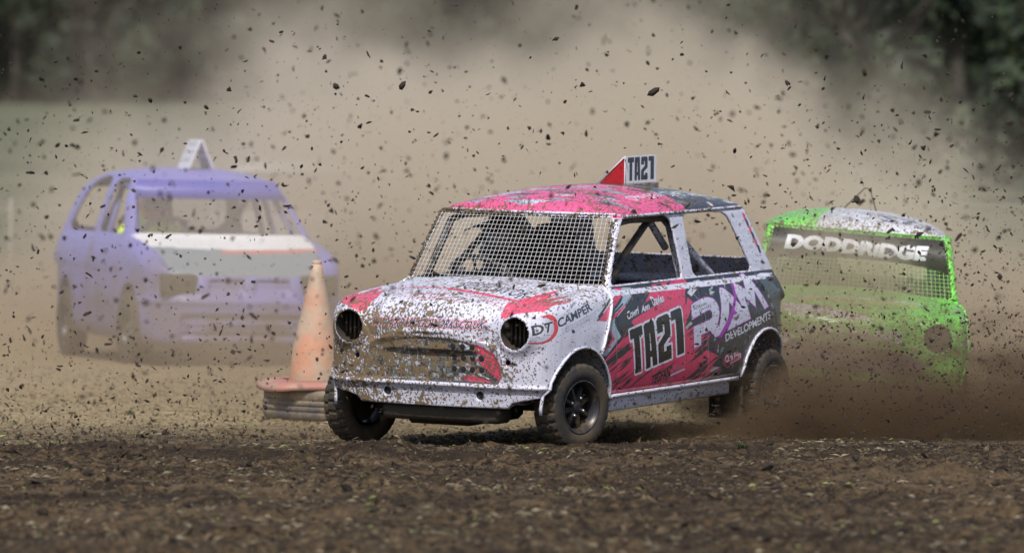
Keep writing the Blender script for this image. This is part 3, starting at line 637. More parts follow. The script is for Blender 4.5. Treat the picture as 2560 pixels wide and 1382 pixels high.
# ------------------------------------------------------------------ ground, field, trees
def vnoise(X, Y, s, seed):
    r = np.random.RandomState(seed).rand(256, 256).astype(np.float32); x = X * s; y = Y * s; i = np.floor(x).astype(int); j = np.floor(y).astype(int); fx = x - i; fy = y - j
    fx = fx * fx * (3 - 2 * fx); fy = fy * fy * (3 - 2 * fy); a = r[i & 255, j & 255]; b_ = r[(i + 1) & 255, j & 255]; c = r[i & 255, (j + 1) & 255]; d = r[(i + 1) & 255, (j + 1) & 255]
    return (a * (1 - fx) + b_ * fx) * (1 - fy) + (c * (1 - fx) + d * fx) * fy
def terrain(X, Y):
    X = np.asarray(X, float); Y = np.asarray(Y, float)
    z = .0 + .35 * sstep((Y - 46) / 25) + np.maximum(Y - 58, 0) * .030 * sstep((Y - 58) / 60) + .3 * (vnoise(X, Y, .02, 3) - .5) * sstep((Y - 60) / 40)
    z = z + 16 * sstep((Y - 215) / 160)
    # the track falls away to the right behind the near berm
    z = z - .17 * sstep((X - .9) / .9) * sstep((Y - 30.6) / .9) * (1 - sstep((Y - 36) / 6))
    z = z + .028 * (vnoise(X, Y, .5, 5) - .5) * sstep((60 - Y) / 20)
    return z
def near_relief(X, Y):
    tr = sstep((29.0 - Y) / 1.2); rough = .35 + .65 * sstep((28.6 - Y) / .5) * sstep((Y - 17) / 2)
    h = .060 * (vnoise(X, Y * 1.3, 3.1, 11) - .5) + .030 * (vnoise(X, Y, 9, 12) - .5) + .050 * np.maximum(vnoise(X, Y, 19, 13) - .5, 0) + .018 * (vnoise(X, Y, 38, 14) - .5)
    ruts = -.03 * np.exp(-((Y - 26.9 - .05 * X) / .16) ** 2) - .035 * np.exp(-((Y - 24.6 + .06 * X) / .20) ** 2) + .02 * np.exp(-((Y - 25.3 + .03 * X) / .25) ** 2)
    return (h * rough + ruts) * sstep((48 - Y) / 8)
def gz(x, y): return float(terrain(x, y) + near_relief(np.array(x, float), np.array(y, float)))
ex = np.cumsum(np.geomspace(.05, 40, 34)); xs_ = np.concatenate([-4.0 - ex[::-1], np.arange(-4.0, 4.3, .027), 4.3 + ex])
ed = np.cumsum(np.geomspace(.1, 60, 46)); ys_ = np.concatenate([[-150, -80, -30, -8, 0, 6, 11, 15, 17, 18], np.arange(18.6, 33, .030), np.arange(33, 44, .085), 44 + ed])
XX, YY = np.meshgrid(xs_, ys_, indexing='ij'); ZZ = terrain(XX, YY) + near_relief(XX, YY) * ((XX > -4.6) & (XX < 4.9) & (YY > 18))
gV = np.stack([XX, YY, ZZ], -1).reshape(-1, 3); ni, nj = XX.shape; I_ = np.arange(ni * nj).reshape(ni, nj); gF = np.stack([I_[:-1, :-1], I_[1:, :-1], I_[1:, 1:], I_[:-1, 1:]], -1).reshape(-1, 4)
def soil_mat():
    m = bpy.data.materials.new('track_soil'); m.use_nodes = True; nt = m.node_tree; b = nt.nodes['Principled BSDF']; L = nt.links.new
    tc = N(nt, 'TexCoord'); sp = N(nt, 'SeparateXYZ'); L(tc.outputs['Object'], sp.inputs[0]); x, y, z = sp.outputs
    def noise(s, d=5, r=.6, sc=(1, 1, 1)):
        mp = N(nt, 'Mapping'); mp.inputs['Scale'].default_value = sc; L(tc.outputs['Object'], mp.inputs[0]); n = N(nt, 'TexNoise'); n.inputs['Scale'].default_value = s; n.inputs['Detail'].default_value = d; n.inputs['Roughness'].default_value = r; L(mp.outputs[0], n.inputs[0]); return n.outputs[0]
    def ramp(v, a, b_):
        mr = N(nt, 'MapRange'); L(v, mr.inputs[0]); mr.inputs[1].default_value = a; mr.inputs[2].default_value = b_; return mr.outputs[0]
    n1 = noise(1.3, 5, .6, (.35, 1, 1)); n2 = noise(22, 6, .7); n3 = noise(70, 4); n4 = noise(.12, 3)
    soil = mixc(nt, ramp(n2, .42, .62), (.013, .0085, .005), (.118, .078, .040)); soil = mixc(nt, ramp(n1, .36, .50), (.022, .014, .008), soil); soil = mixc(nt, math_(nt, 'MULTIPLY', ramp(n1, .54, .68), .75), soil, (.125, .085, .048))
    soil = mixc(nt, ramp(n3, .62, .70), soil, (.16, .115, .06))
    dry = mixc(nt, ramp(n2, .38, .62), (.16, .118, .066), (.40, .31, .18)); dry = mixc(nt, ramp(n3, .56, .66), dry, (.50, .40, .24))
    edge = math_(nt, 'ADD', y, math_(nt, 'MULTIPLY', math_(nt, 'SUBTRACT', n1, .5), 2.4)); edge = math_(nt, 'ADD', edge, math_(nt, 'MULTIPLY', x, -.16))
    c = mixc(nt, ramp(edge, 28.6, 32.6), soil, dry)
    grass = mixc(nt, ramp(noise(.9, 6, .7), .35, .65), (.085, .095, .055), (.14, .14, .085)); grass = mixc(nt, ramp(n4, .4, .6), grass, (.08, .09, .05))
    c = mixc(nt, ramp(y, 58, 85), c, grass); c = mixc(nt, ramp(y, 212, 222), c, (.020, .030, .012))
    L(c, b.inputs['Base Color']); b.inputs['Roughness'].default_value = .95; b.inputs['Specular IOR Level'].default_value = .25
    bu = N(nt, 'Bump'); bu.inputs['Strength'].default_value = .7; bu.inputs['Distance'].default_value = .02; L(noise(55, 6, .75), bu.inputs['Height']); L(bu.outputs[0], b.inputs['Normal'])
    return m
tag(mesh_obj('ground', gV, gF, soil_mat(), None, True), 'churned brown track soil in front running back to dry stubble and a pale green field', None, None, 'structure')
# --- clods, crumbs and straw lying on the track
def lump(rnd, n=10):
    bm_ = bmesh.new(); bmesh.ops.create_icosphere(bm_, subdivisions=1, radius=1); P = []
    ax = (rnd.uniform(.6, 1.7), rnd.uniform(.5, 1.0), rnd.uniform(.4, .9)); o = rnd.uniform(0, 99)
    for v in bm_.verts:
        k = 1 + 1.1 * mnoise.noise(v.co * 1.6 + Vector((o, 0, 0))); v.co = Vector((v.co.x * ax[0] * k, v.co.y * ax[1] * k, v.co.z * ax[2] * k))
    bmesh.ops.triangulate(bm_, faces=bm_.faces); V = np.array([v.co[:] for v in bm_.verts]); Fc = np.array([[v.index for v in f.verts] for f in bm_.faces]); bm_.free(); return V, Fc
rl = random.Random(3); LUMPS = [lump(rl) for _ in range(14)]
def small_lump(rnd):
    V = np.array([(1, 0, 0), (-1, 0, 0), (0, 1, 0), (0, -1, 0), (0, 0, 1), (0, 0, -1)], float) * np.array([[rnd.uniform(.5, 1.5)] for _ in range(6)]) * np.array([rnd.uniform(.7, 1.8), rnd.uniform(.5, 1), rnd.uniform(.4, .8)])
    return V, np.array([(0, 2, 4), (2, 1, 4), (1, 3, 4), (3, 0, 4), (2, 0, 5), (1, 2, 5), (3, 1, 5), (0, 3, 5)])
SMALL = [small_lump(rl) for _ in range(24)]
def scatter(name, pos, size, kinds, m, rng, flat=False, mi=None):
    """many small pieces as one mesh; pos (n, 3), size (n,)"""
    n = len(pos); pick = rng.randint(0, len(kinds), n); Vs = []; Fs = []; base = 0; MI = []
    for k, (V, Fc) in enumerate(kinds):
        s = np.where(pick == k)[0]
        if not len(s): continue
        q = rng.normal(size=(len(s), 4)); q /= np.linalg.norm(q, axis=1, keepdims=True); w_, x_, y_, z_ = q.T
        if flat: an = rng.uniform(0, 6.28, len(s)); w_, x_, y_, z_ = np.cos(an / 2), rng.normal(0, .12, len(s)), rng.normal(0, .12, len(s)), np.sin(an / 2)
        Rm = np.stack([1 - 2 * (y_ ** 2 + z_ ** 2), 2 * (x_ * y_ - z_ * w_), 2 * (x_ * z_ + y_ * w_), 2 * (x_ * y_ + z_ * w_), 1 - 2 * (x_ ** 2 + z_ ** 2), 2 * (y_ * z_ - x_ * w_), 2 * (x_ * z_ - y_ * w_), 2 * (y_ * z_ + x_ * w_), 1 - 2 * (x_ ** 2 + y_ ** 2)], 1).reshape(-1, 3, 3)
        P = np.einsum('nij,vj->nvi', Rm, V) * size[s][:, None, None] + pos[s][:, None]; Vs.append(P.reshape(-1, 3))
        Fs.append((Fc[None] + (base + np.arange(len(s)) * len(V))[:, None, None]).reshape(-1, 3)); base += len(s) * len(V)
        if mi is not None: MI.append(np.repeat(mi[s], len(Fc)))
    return mesh_obj(name, np.concatenate(Vs), np.concatenate(Fs), m, None, False, None if mi is None else np.concatenate(MI))
rng = np.random.RandomState(5)
m_clod = mat('damp_soil_clod', (.018, .012, .008), .9, var=(30, (.045, .030, .017), .4, .7)); m_crumb = mat('dry_soil_crumb', (.15, .105, .06), .95, var=(20, (.045, .030, .016), .35, .6)); m_straw = mat('straw', (.30, .25, .16), .7, var=(8, (.12, .095, .06), .4, .6)); m_strawg = mat('green_straw', (.22, .26, .07), .7)
def ground_pts(n, y0, y1, pw=1.0):
    Y = y0 + (y1 - y0) * rng.rand(n) ** pw; X = (rng.rand(n) - .5) * 2 * (Y * .0945 + .25); Z = terrain(X, Y) + near_relief(X, Y); return np.stack([X, Y, Z], 1)
P = ground_pts(38000, 19.5, 29.9); P = P[vnoise(P[:, 0], P[:, 1], 1.7, 21) + .35 * rng.rand(len(P)) > .50]; S = .003 + .008 * rng.rand(len(P)) ** 3.0 + .020 * (rng.rand(len(P)) > .988); P[:, 2] += S * .3
tag(scatter('soil_crumbs', P, S, SMALL, [m_clod, m_crumb], rng, mi=(rng.rand(len(P)) > .5).astype(int)), 'loose dark and pale crumbs of soil scattered over the track', kind='stuff')
P = ground_pts(9000, 29.3, 42, 1.5); S = .004 + .010 * rng.rand(len(P)) ** 2.5; P[:, 2] += S * .3
tag(scatter('dry_crumbs', P, S, SMALL, [m_crumb, m_clod], rng, mi=(rng.rand(len(P)) > .75).astype(int)), 'dry crumbs of earth among the stubble', kind='stuff')
BL_ = [(np.array([(-1, -.045, 0), (1, -.03, .1), (1, .03, .12), (-1, .045, .02), (0, 0, .22 + b_)], float), np.array([(0, 4, 3), (0, 1, 4), (1, 2, 4), (2, 3, 4), (0, 3, 1), (1, 3, 2)])) for b_ in (0, .15, .3, -.1)]
P = ground_pts(21000, 20, 36, .9); P = P[(vnoise(P[:, 0], P[:, 1], 1.1, 31) > .42) | (P[:, 1] > 29.5)]; S = .007 + .018 * rng.rand(len(P)) ** 2; P[:, 2] += .006
tag(scatter('straw', P, S, BL_, [m_straw, m_strawg], rng, True, (rng.rand(len(P)) > .93).astype(int)), 'short broken straw strewn over the soil', kind='stuff')
# --- grass tufts pushed up in the soil
def tuft(x, y, n, h, label):
    b = MB(); r_ = random.Random(int(x * 100))
    for k in range(n):
        a = r_.uniform(0, 6.28); d = r_.uniform(0, .03); L = h * r_.uniform(.5, 1.1); c = Vector((x + d * math.cos(a), y + d * math.sin(a), gz(x, y) - .01)); t = Vector((math.cos(a) * r_.uniform(.2, .9), math.sin(a) * r_.uniform(.2, .9), 1)) * L
        s_ = Vector((-math.sin(a), math.cos(a), 0)) * .0022; b.add([c - s_, c + s_, c + t * .6 + s_ * .8, c + t * .6 - s_ * .8, c + t + Vector((t.x, t.y, -L * .25)) * .4], [(0, 1, 2, 3), (3, 2, 4)])
    V, Fc = LUMPS[2]; b.add(V * .028 + np.array([x, y, gz(x, y)]), [tuple(f) for f in Fc], 1)
    tag(b.build('grass_tuft', [mat('grass_blade', (.05, .085, .02), .6) if 'grass_blade' not in bpy.data.materials else bpy.data.materials['grass_blade'], m_clod], None, False), label, 'grass', 'uprooted grass tufts on the track')
tuft(1.17, 28.3, 46, .05, 'dark uprooted grass tuft on the soil below the spray at the right'); tuft(-1.58, 25.6, 40, .05, 'grass tuft with soil in the dark track at the far left'); tuft(-2.22, 32.6, 30, .05, 'small green tuft on the pale stubble left of the cone'); tuft(-.55, 22.2, 30, .035, 'low grass sprig in the blurred soil at the very front')
# --- trees beyond the field
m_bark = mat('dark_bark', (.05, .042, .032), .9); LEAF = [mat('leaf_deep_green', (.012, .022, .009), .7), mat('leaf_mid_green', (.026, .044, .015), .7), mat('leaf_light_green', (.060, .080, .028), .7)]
def tree_mesh(seed, H, W, nleaf=5200):
    r = random.Random(seed); tb = MB(); tips = []
    def limb(p, d, L, rad, lev):
        pts = [p]; 
        for k in range(4): d = (d + Vector((r.uniform(-.22, .22), r.uniform(-.22, .22), r.uniform(-.05, .15)))).normalized(); p = p + d * L / 4; pts.append(p)
        tb.tube(pts, [rad * (1 - .16 * k) for k in range(5)], 6 if lev < 2 else 4)
        if lev >= 2: tips.append(p); return
        for k in range(4 if lev == 0 else 3):
            a = r.uniform(0, 6.28); q = pts[r.randint(2, 4)]; limb(q, (d * .5 + Vector((math.cos(a), math.sin(a), r.uniform(.0, .7))) * .8).normalized(), L * r.uniform(.5, .75), rad * .45, lev + 1)
        tips.append(p)
    limb(Vector((0, 0, -.3)), Vector((0, 0, 1)), H * .42, H * .030, 0)
    rg = np.random.RandomState(seed); nc = 26; C = []
    for k in range(nc):
        a = rg.uniform(0, 6.28); u = rg.rand() ** .6; zc = H * (.10 + .82 * rg.rand()); ww = W * (1 - .75 * abs((zc / H - .45) / .6) ** 1.8).clip(.25) if hasattr(W, 'clip') else W * max(.25, 1 - .75 * abs((zc / H - .45) / .6) ** 1.8); C.append((a, u * ww, zc, rg.uniform(.10, .20) * H * .6))
    V = []; Fc = []; mi = []
    for k in range(nleaf):
        a, u, zc, rc = C[rg.randint(nc)]; d = rg.normal(size=3); d /= np.linalg.norm(d); c = np.array([u * math.cos(a), u * math.sin(a), zc]) + d * rc * (.55 + .5 * rg.rand()); s = .10 + .13 * rg.rand(); e1 = rg.normal(size=3); e1 /= np.linalg.norm(e1); e2 = np.cross(e1, d); e2 /= np.linalg.norm(e2) + 1e-6
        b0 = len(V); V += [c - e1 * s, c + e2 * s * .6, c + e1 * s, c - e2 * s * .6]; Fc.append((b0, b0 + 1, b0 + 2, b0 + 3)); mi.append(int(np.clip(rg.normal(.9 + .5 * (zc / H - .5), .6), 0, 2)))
    return tb, (V, Fc, mi)
protos = []
def tree(seed, x, y, s, label, H=9.0, W=3.4, rot=0):
    k = seed % 5
    while len(protos) <= k: protos.append(None)
    M = Matrix.Translation((x, y, float(terrain(x, y)))) @ Matrix.Rotation(rot, 4, 'Z') @ Matrix.Scale(s, 4); root = empty('broadleaf_tree', M); tag(root, label, 'tree', 'trees beyond the field')
    if protos[k] is None:
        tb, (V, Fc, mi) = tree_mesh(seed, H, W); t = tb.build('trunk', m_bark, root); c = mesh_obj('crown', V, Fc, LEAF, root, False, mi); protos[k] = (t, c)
    else:
        for p in protos[k]: o = p.copy(); col.objects.link(o); o.parent = root
TREES = [(-17.5, 196, 1.05, 'dark tree at the far left end of the treeline, in the top left corner'), (-14.2, 193, .95, 'tree with a bare grey trunk, second from the left of the treeline'), (-11.0, 198, 1.15, 'mid green tree standing left of the gap above the blue hatchback'), (-8.2, 192, .9, 'shorter tree with a slim trunk above the blue hatchback roof marker'), (-5.0, 200, 1.1, 'tree veiled by the top of the dust, left of centre'),
         (-1.5, 195, 1.0, 'tree mostly hidden by dust at the centre of the treeline'), (2.0, 198, 1.1, 'tree behind the dust above the TA21 roof number'), (5.4, 193, 1.0, 'mossy green tree right of centre above the dust'), (8.6, 190, 1.1, 'green tree showing through thin dust above the green car'), (11.6, 188, 1.15, 'dark tree second from the right in the far treeline'), (15.2, 192, 1.2, 'dark tree at the far right end of the far treeline')]
for i, (x, y, s, lb) in enumerate(TREES): tree(i, x, y, s, lb, rot=i * 1.3)
for i, (x, y, s, lb) in enumerate([(7.4, 104, .92, 'large near-black tree rising in the top right corner'), (10.4, 98, .8, 'dark tree reaching down the right edge of the picture'), (6.2, 118, .8, 'dark bush-like tree beside the large one at the top right')]): tree(i + 1, x, y, s, lb, rot=i * 2.1 + .4)
# wood behind the treeline reads as one mass
V = []; Fc = []; mi = []; rg = np.random.RandomState(9); n_ = 15000
X_ = rg.uniform(-75, 75, n_); Y_ = rg.uniform(202, 262, n_); Y_[:4000] = rg.uniform(199, 206, 4000); X_[:4000] *= .4; hh_ = 13 * rg.rand(n_) ** .8; hh_[:4000] *= .35; Z_ = terrain(X_, Y_) + hh_
E1 = rg.normal(size=(n_, 3)); E1 /= np.linalg.norm(E1, axis=1, keepdims=True); E2 = np.cross(E1, rg.normal(size=(n_, 3))); E2 /= np.linalg.norm(E2, axis=1, keepdims=True); s_ = (.5 + .7 * rg.rand(n_))[:, None]; C_ = np.stack([X_, Y_, Z_], 1)
wV = np.stack([C_ - E1 * s_, C_ + E2 * s_ * .7, C_ + E1 * s_, C_ - E2 * s_ * .7], 1).reshape(-1, 3); wF = np.arange(n_ * 4).reshape(-1, 4)
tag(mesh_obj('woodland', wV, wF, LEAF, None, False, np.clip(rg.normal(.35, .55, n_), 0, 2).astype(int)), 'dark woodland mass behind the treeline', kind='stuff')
# ------------------------------------------------------------------ running gear, cabin, fittings
m_rub = mat('worn_tyre_rubber', (.030, .028, .027), .85, bump=(90, .4, .003), var=(9, (.072, .052, .031), .38, .62))
m_rim = mat('black_alloy', (.035, .035, .04), .38, metal=.3, var=(14, (.13, .095, .055), .5, .7))
m_rimg = mat('grey_alloy', (.20, .19, .18), .4, metal=.4, var=(14, (.13, .095, .055), .48, .68))
m_bolt = mat('bright_steel', (.5, .5, .52), .3, metal=.8)
m_under = mat('muddy_underside', (.045, .036, .026), .9, bump=(30, .6, .01))
m_dark = mat('dark_cabin_black', (.012, .012, .014), .6)
m_seat = mat('black_seat_fabric', (.010, .010, .012), .8)
m_wire = mat('galvanised_wire', (.55, .54, .53), .4, metal=.0, var=(12, (.22, .16, .09), .60, .70))
m_tube = paint_mat('grey_cage_paint', None, (.46, .47, .56), .4, side=.22, top=.35, front=.4)
m_tubd = mat('dark_cage_tube', (.03, .03, .035), .5, var=(16, (.12, .085, .05), .52, .62))
m_redp = mat('red_sign_plastic', (.42, .012, .02), .35, var=(30, (.20, .02, .02), .5, .75))
m_wood = mat('wood_sign_base', (.16, .12, .10), .7, var=(40, (.3, .25, .25), .4, .6))
m_hi = mat('hi_vis_yellow_cloth', (.70, .92, .04), .8, var=(9, (.16, .30, .10), .52, .62), bump=(40, .3, .01))
m_suit = mat('black_race_suit', (.012, .012, .016), .75, bump=(30, .4, .01), var=(6, (.045, .05, .08), .5, .7))
m_glove = mat('grey_race_glove', (.18, .18, .2), .8); m_helm = mat('black_helmet_shell', (.010, .010, .012), .25); m_visor = mat('smoked_visor', (.07, .07, .08), .12)
m_hred = mat('red_helmet_shell', (.35, .02, .05), .3)

def wheel(parent, M, r=.22, w=.155, rr=.132, spoke=8, rimmat=None, blocks=26):
    """wheel > tyre, rim, bolt; local +Y is the outer face"""
    wh = empty('wheel', M, parent); t = MB(); n = blocks * 4; h = w / 2
    prof = [(rr - .002, h * .78), (rr + .012, h * .93), (rr + .035, h * 1.0), (r - .035, h * .99), (r - .012, h * .90), (r - .002, h * .74), (r, h * .70), (r, h * .40), (r, h * .34), (r, h * .06), (r, -h * .06), (r, -h * .34), (r, -h * .40), (r, -h * .70), (r - .002, -h * .74), (r - .012, -h * .90), (r - .035, -h * .99), (rr + .035, -h), (rr + .012, -h * .93), (rr - .002, -h * .78)]
    V = []; p = len(prof)
    for k in range(n):
        a = 2 * math.pi * k / n
        for i, (q, y) in enumerate(prof):
            g = 0
            if 5 <= i <= 14:
                ph = (k + (1 if 8 <= i <= 11 else 0) + (2 if i > 11 else 0)) % 4
                if ph == 0: g = .010
                if i in (7, 8, 9, 10, 11, 12) and i in (8, 11): g = max(g, .0)
            if i in (4, 15): g = .006 if k % 4 == 0 else 0
            V.append(((q - g) * math.cos(a), y, (q - g) * math.sin(a)))
    Fc = [(k * p + i, k * p + i + 1, ((k + 1) % n) * p + i + 1, ((k + 1) % n) * p + i) for k in range(n) for i in range(p - 1)]
    t.add(V, Fc); t.build('tyre', m_rub, wh, auto=32)
    q = MB(); q.lathe([(rr - .001, -h * .8), (rr + .006, -h * .86), (rr + .006, -h * .8), (rr - .004, -h * .7), (rr - .012, -h * .2), (rr - .012, h * .55), (rr - .004, h * .72), (rr + .006, h * .80), (rr + .007, h * .90), (rr + .001, h * .92), (rr - .008, h * .82), (rr - .016, h * .5), (rr - .022, h * .1), (rr - .016, -h * .3), (rr - .02, -h * .75)], 44)
    q.lathe([(.001, h * .22), (.030, h * .22), (.034, h * .30), (.030, h * .48), (.024, h * .52), (.001, h * .52)], 20)
    q.lathe([(.001, h * .05), (.105, -h * .05), (.105, -h * .1), (.001, -h * .1)], 28)
    for k in range(spoke):
        a = 2 * math.pi * k / spoke; Mr = Matrix.Rotation(a, 4, 'Y')
        V = [Mr @ Vector(v) for v in ((-.016, h * .30, .026), (.016, h * .30, .026), (.011, h * .14, rr - .014), (-.011, h * .14, rr - .014), (-.009, h * .47, .028), (.009, h * .47, .028), (.006, h * .40, .07), (-.006, h * .40, .07), (.008, h * .30, rr - .014), (-.008, h * .30, rr - .014))]
        q.add(V, [(0, 1, 5, 4), (0, 4, 7, 9, 3), (1, 2, 8, 6, 5), (4, 5, 6, 7), (7, 6, 8, 9), (3, 9, 8, 2), (0, 3, 2, 1)])
    q.build('rim', rimmat or m_rim, wh, auto=35)
    for k in range(4):
        a = math.pi / 4 + math.pi / 2 * k; b = MB(); b.lathe([(.001, 0), (.0085, 0), (.0085, .012), (.006, .017), (.001, .018)], 6, M=Matrix.Translation((.048 * math.cos(a), h * .40, .048 * math.sin(a))) @ Matrix.Identity(4)); b.build('bolt', m_bolt, wh)
    return wh
def wheel_at(parent, Mc, lx, ly, lz, steer=0, camber=0, zw=None, spin=.3, **k):
    """place a wheel from car coordinates; zw fixes the hub's height above the ground"""
    P = Mc @ Vector((lx, ly, lz))
    if zw is not None: P.z = zw
    head = (Mc.to_3x3() @ Vector((1, 0, 0))); yaw = math.atan2(head.y, head.x) + steer
    Wm = Matrix.Translation(P) @ Matrix.Rotation(yaw, 4, 'Z') @ Matrix.Rotation(camber * (1 if ly > 0 else -1), 4, 'X')
    if ly < 0: Wm = Wm @ Matrix.Rotation(math.pi, 4, 'Z')
    return wheel(parent, Mc.inverted() @ Wm @ Matrix.Rotation(spin, 4, 'Y'), **k)

def ws_pt(y, z, off=.012): return (np.interp(z, [.6, .85, 1.225, 1.4], [-.11, -.29, -.555, -.68]) - .2 * y * y + off, y, z)
def wire_screen(parent, fn, z0, z1, yb, yt, nv, nh, r, name, m):
    b = MB(); mid = (z0 + z1) / 2
    for i in range(nv):
        u = -1 + 2 * (i + .5) / nv; b.tube([fn(u * (yb + (yt - yb) * k / 6), z0 + (z1 - z0) * k / 6) for k in range(7)], r, 4, caps=False)
    for j in range(nh):
        z = z0 + (z1 - z0) * (j + .5) / nh; hw = yb + (yt - yb) * (z - z0) / (z1 - z0)
        b.tube([fn(hw * (-1 + k / 6), z, ) for k in range(13)], r, 4, caps=False)
    o = b.build(name, m, parent); o['kind'] = 'stuff'; return o

def mini_fittings(root, lipm, tubem, wire_z0=.868):
    T = 8
    # drip rail round the roof
    zr = 1.214; path = [(x, ysurf(x, zr) + .003, zr) for x in np.linspace(-2.04, -.66, 22)]
    path += [(xsurf(y, zr + .012, -.9, -.3) + .003, y, zr + .012) for y in np.linspace(.50, -.50, 21)]
    path += [(x, -ysurf(x, zr) - .003, zr) for x in np.linspace(-.66, -2.04, 22)]
    b = MB(); b.tube(path, 1, sec=[(-.007, -.007), (.007, -.007), (.009, .004), (.006, .008), (-.006, .006)], up=(0, 0, 1)); b.build('rain_gutter', m_white, root)
    for s in (1, -1):
        b = MB(); b.tube([(x, s * (ysurf(x, z) + .004), z) for x, z in zip(np.linspace(-.365, -.168, 12), np.linspace(.872, .54, 12))], 1, sec=[(-.006, -.008), (.006, -.008), (.006, .008), (-.006, .008)], up=(0, s, 0)); b.build('body_seam', lipm, root)
        b = MB(); zz = .303; b.tube([(x, s * (ysurf(x, .34) + .001), zz + .012) for x in np.linspace(-.285, -1.72, 14)], 1, sec=[(-.010, -.004), (-.010, .006), (.010, .006), (.010, -.004)], up=(0, s, 0)); b.build('sill_flange', lipm, root)
        b = MB(); b.box((-1.68, s * .60 - (.035 if s > 0 else .04), .232), (-.30, s * .60 + (.04 if s > 0 else .035), .305), bev=.008); b.build('sill', lipm, root)
        for cx, cz, r, a0, a1 in ((.02, .280, .305, -4, 178), (-2.065, .25, .31, 12, 172)):
            pts = []
            for a in np.linspace(R(a0), R(a1), 30):
                x, z = cx + r * math.cos(a), cz + r * math.sin(a); pts.append((x, s * (ysurf(x, max(z, .33)) + .002), z))
            b = MB(); b.tube(pts, 1, sec=[(-.006, -.007), (.006, -.007), (.007, .007), (-.005, .007)], up=(0, s, 0)); b.build('arch_lip', lipm, root)
        # lamp bowls with slatted grilles behind the headlamp apertures
        L = empty('headlamp_bowl', None, root); b = MB(); b.lathe([(.078, .395), (.080, .30), (.070, .24), (.001, .22)], 28, axis='x', M=Matrix.Translation((0, s * .484, .668))); b.build('bowl', m_under, L)
        for k in range(5):
            y = -.05 + .025 * k; hh = math.sqrt(.072 ** 2 - y * y); b = MB(); b.box((.33, s * .484 + y - .006, .668 - hh), (.338, s * .484 + y + .004, .668 + hh)); b.build('bar', m_under, L)
    # floor pan, sump, subframes and drive shafts under the car
    b = MB(); b.box((-.35, -.26, .17), (.22, .14, .30), bev=.03); b.box((.18, -.33, .20), (.33, .36, .285), bev=.02); b.box((-.45, -.45, .22), (-.30, .45, .30), bev=.02); b.box((-1.75, -.5, .24), (-.5, .5, .31), bev=.01); b.build('subframe', m_under, root)
    b = MB()
    for s in (1, -1): b.tube([(.02, s * .15, .26), (.02, s * .58, .27)], .016, 8); b.tube([(-.25, s * .3, .24), (.0, s * .55, .23)], .014, 8); b.tube([(-1.7, s * .40, .27), (-2.1, s * .52, .25)], .022, 8)
    b.tube([(-.3, -.08, .22), (-1.5, -.06, .23), (-2.2, -.3, .26), (-2.5, -.34, .27)], .022, 8); b.build('drive_shaft', m_under, root)
    wire_screen(root, ws_pt, wire_z0, 1.212, .565, .515, 44, 16, .00145, 'wire_mesh_screen', m_wire)
    # cage
    for s in (1, -1):
        b = MB(); b.tube([(-1.30, s * .56, .34), (-1.30, s * .555, .80), (-1.275, s * .47, 1.17)], .021, 10); b.build('cage_hoop_leg', tubem, root)
        b = MB(); b.tube([(-1.29, s * .45, 1.02), (-1.12, s * .42, 1.20)], .02, 10); b.build('cage_gusset', tubem, root)
        b = MB(); b.tube([(-1.15, s * .44, 1.20), (-.80, s * .46, 1.0), (-.52, s * .50, .80)], .019, 10); b.build('cage_door_brace', m_tubd, root)
        b = MB(); b.tube([(-1.29, s * .44, 1.17), (-1.84, s * .47, .82), (-2.0, s * .48, .72)], .021, 10); b.build('cage_rear_stay', tubem, root)
        b = MB(); b.tube([(-1.28, s * .46, 1.18), (-.80, s * .49, 1.19), (-.64, s * .48, 1.17), (-.44, s * .54, .82)], .019, 10); b.build('cage_front_leg', m_tubd, root)
    b = MB(); b.tube([(-1.275, -.47, 1.175), (-1.25, -.38, 1.215), (-1.25, .38, 1.215), (-1.275, .47, 1.175)], .021, 10); b.build('cage_hoop_top', tubem, root)
    # dashboard, column, wheel, seat
    b = MB(); b.box((-.50, -.54, .70), (-.40, .54, .80), bev=.015); b.build('dashboard', m_dark, root)
    b = MB(); Ms = Matrix.Translation((-.60, -.29, .875)) @ Matrix.Rotation(R(-62), 4, 'Y')
    b.v = []; 
    ring = [Ms @ Vector((.125 * math.cos(a), .155 * math.sin(a), 0)) for a in np.linspace(0, 2 * math.pi, 33)[:-1]]
    b.tube(ring, .016, 8, closed=True)
    for a in (0, 2.1, 4.2): b.tube([Ms @ Vector((0, 0, -.02)), Ms @ Vector((.12 * math.cos(a), .15 * math.sin(a), 0))], .010, 6)
    b.tube([Ms @ Vector((0, 0, -.02)), (-.42, -.29, .78)], .02, 8); b.build('steering_wheel', m_dark, root)
    b = MB()
    prof = [(.26, .36, .40), (.25, .22, .52), (.25, .20, .68), (.27, .19, .84), (.22, .16, .94), (.17, .11, 1.02), (.14, .105, 1.08), (.10, .085, 1.115), (.03, .03, 1.125)]
    V = []; n = 16
    for (wy, wd, z) in prof:
        for k in range(n):
            a = 2 * math.pi * k / n; V.append((-1.30 - (z - .4) * .06 + .10 * math.cos(a) * min(1, wd * 5), -.26 + wy * .92 * math.sin(a), z))
    Fc = [(i * n + k, i * n + (k + 1) % n, (i + 1) * n + (k + 1) % n, (i + 1) * n + k) for i in range(len(prof) - 1) for k in range(n)] + [tuple(range((len(prof) - 1) * n, len(prof) * n))]
    b.add(V, Fc); b.box((-1.28, -.50, .40), (-.80, -.04, .50), bev=.03); b.build('race_seat', m_seat, root)

